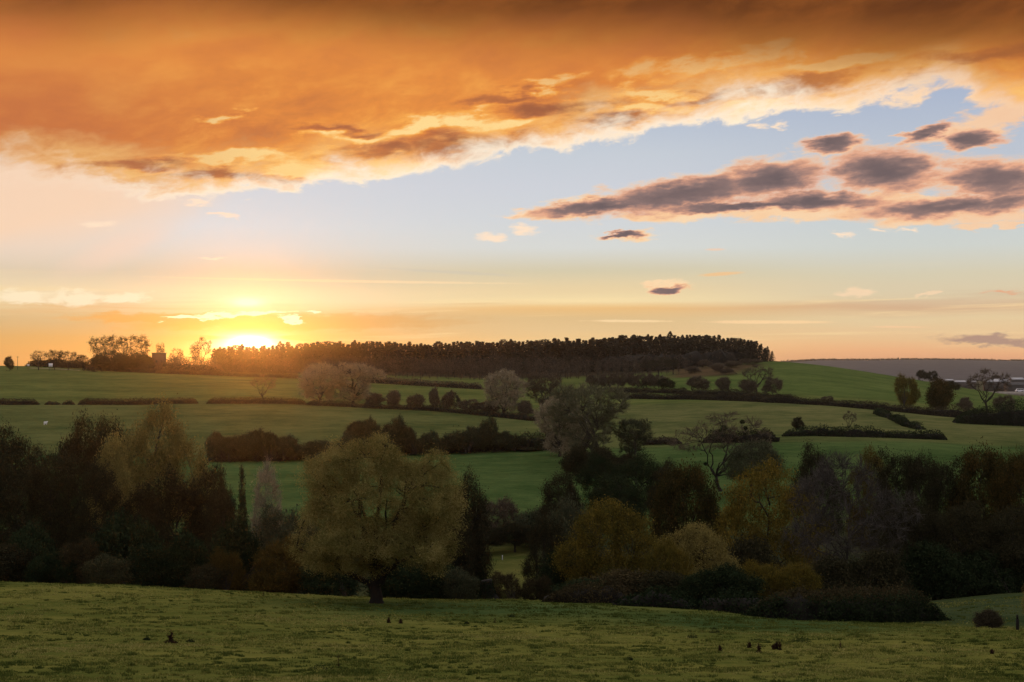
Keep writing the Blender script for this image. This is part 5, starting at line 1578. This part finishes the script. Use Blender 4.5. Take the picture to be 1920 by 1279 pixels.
# ------------------------------------------------------------------ meadow grass: blades and tufts where single tufts still show
rs = np.random.RandomState(5)
NG = 460000
iy = rs.uniform(1 / 140.0, 1 / 60.0, NG)
yb = 1 / iy
xb = rs.uniform(-0.42, 0.42, NG) * yb
cl = fbm2(xb / 2.6, yb / 1.7, 60, 3) + 0.5 * vnoise2(xb / 0.7, yb / 0.5, 66)
keep = rs.rand(NG) < np.clip(0.62 + cl * 0.9, 0.12, 1.0)
xb, yb, cl = xb[keep], yb[keep], cl[keep]
zb = ground_z(xb, yb)
n_ = len(xb)
tall_ = np.clip(0.5 + cl, 0.15, 1.6)
hb = rs.uniform(.05, .13, n_) * tall_ ** 1.4 * (1 + (rs.rand(n_) < .02) * 1.2)
wb = rs.uniform(.025, .07, n_) * (yb / 85)
ab = rs.uniform(0, 6.283, n_)
# scattered taller, darker tussocks
n_t = 2600
ty_ = 1 / rs.uniform(1 / 138.0, 1 / 60.0, n_t)
tx_ = rs.uniform(-0.42, 0.42, n_t) * ty_
nb_ = 42
tr_ = rs.uniform(.10, .38, n_t) * rs.uniform(.6, 1.2, n_t)
px_t = np.repeat(tx_, nb_) + rs.normal(size=n_t * nb_) * np.repeat(tr_, nb_) * .7
py_t = np.repeat(ty_, nb_) + rs.normal(size=n_t * nb_) * np.repeat(tr_, nb_) * .4
ph_t = np.repeat(rs.uniform(.07, .20, n_t), nb_) * rs.uniform(.4, 1.1, n_t * nb_)
xb, yb = np.concatenate([xb, px_t]), np.concatenate([yb, py_t])
zb = np.concatenate([zb, ground_z(px_t, py_t)])
n_o = n_
n_ = len(xb)
hb = np.concatenate([hb, ph_t])
wb = np.concatenate([wb, rs.uniform(.02, .05, n_ - n_o)])
ab = np.concatenate([ab, rs.uniform(0, 6.283, n_ - n_o)])
cl = np.concatenate([cl, np.full(n_ - n_o, 1.0)])
dark_t = np.concatenate([np.zeros(n_o), np.repeat(rs.uniform(.05, .55, n_t), nb_)])
ca, sa_ = np.cos(ab) * wb, np.sin(ab) * wb * 0.5
lx_, ly_ = rs.normal(size=n_) * hb * .5, rs.normal(size=n_) * hb * .4
GV = np.stack([np.stack([xb - ca, yb - sa_, zb - .01], 1), np.stack([xb + ca, yb + sa_, zb - .01], 1), np.stack([xb + lx_, yb + ly_, zb + hb], 1)], 1).reshape(-1, 3)
yel = fbm2(xb / 9.0, yb / 5.0, 71, 3)
pxb = 960 + FPX * xb / yb
shade_green = np.exp(-(((pxb - 860) / 330) ** 2 + ((yb - 112) / 8.0) ** 2)) + np.exp(-(((pxb - 1450) / 260) ** 2 + ((yb - 104) / 7) ** 2))  # the painted willow shadow and the right green patch, carried into the blade tint
tn = np.clip(0.46 + yel * 0.6 + rs.normal(size=n_) * .20 - 0.5 * np.clip(shade_green * 1.3, 0, 1) - 0.08 * (cl > 0.45) - dark_t, 0, 1)
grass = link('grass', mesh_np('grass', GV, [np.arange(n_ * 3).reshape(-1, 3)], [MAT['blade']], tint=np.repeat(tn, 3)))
tag(grass, 'short grazed meadow grass in uneven tufts', 'grass', kind='stuff')

# ------------------------------------------------------------------ evening haze over the farmland
HZ = dict(x0=-6600, x1=6600, y0=-6600, y1=6600, z0=-60, z1=48)
v, f = box_np(HZ['x0'], HZ['x1'], HZ['y0'], HZ['y1'], HZ['z0'], HZ['z1'])
hm = bpy.data.materials.new('evening_haze')
hm.use_nodes = True
hm.node_tree.nodes.clear()
hn = NT(hm.node_tree)
pv_ = hn.new('ShaderNodeVolumePrincipled')
pv_.inputs['Color'].default_value = (0.93, 0.90, 0.88, 1)
pv_.inputs['Density'].default_value = 0.00005
pv_.inputs['Anisotropy'].default_value = 0.95
ho = hn.new('ShaderNodeOutputMaterial')
hm.node_tree.links.new(pv_.outputs[0], ho.inputs['Volume'])
tag(link('haze', mesh_np('haze', v, [f], [hm])), 'thin evening haze over the fields and the ridge', kind='stuff')
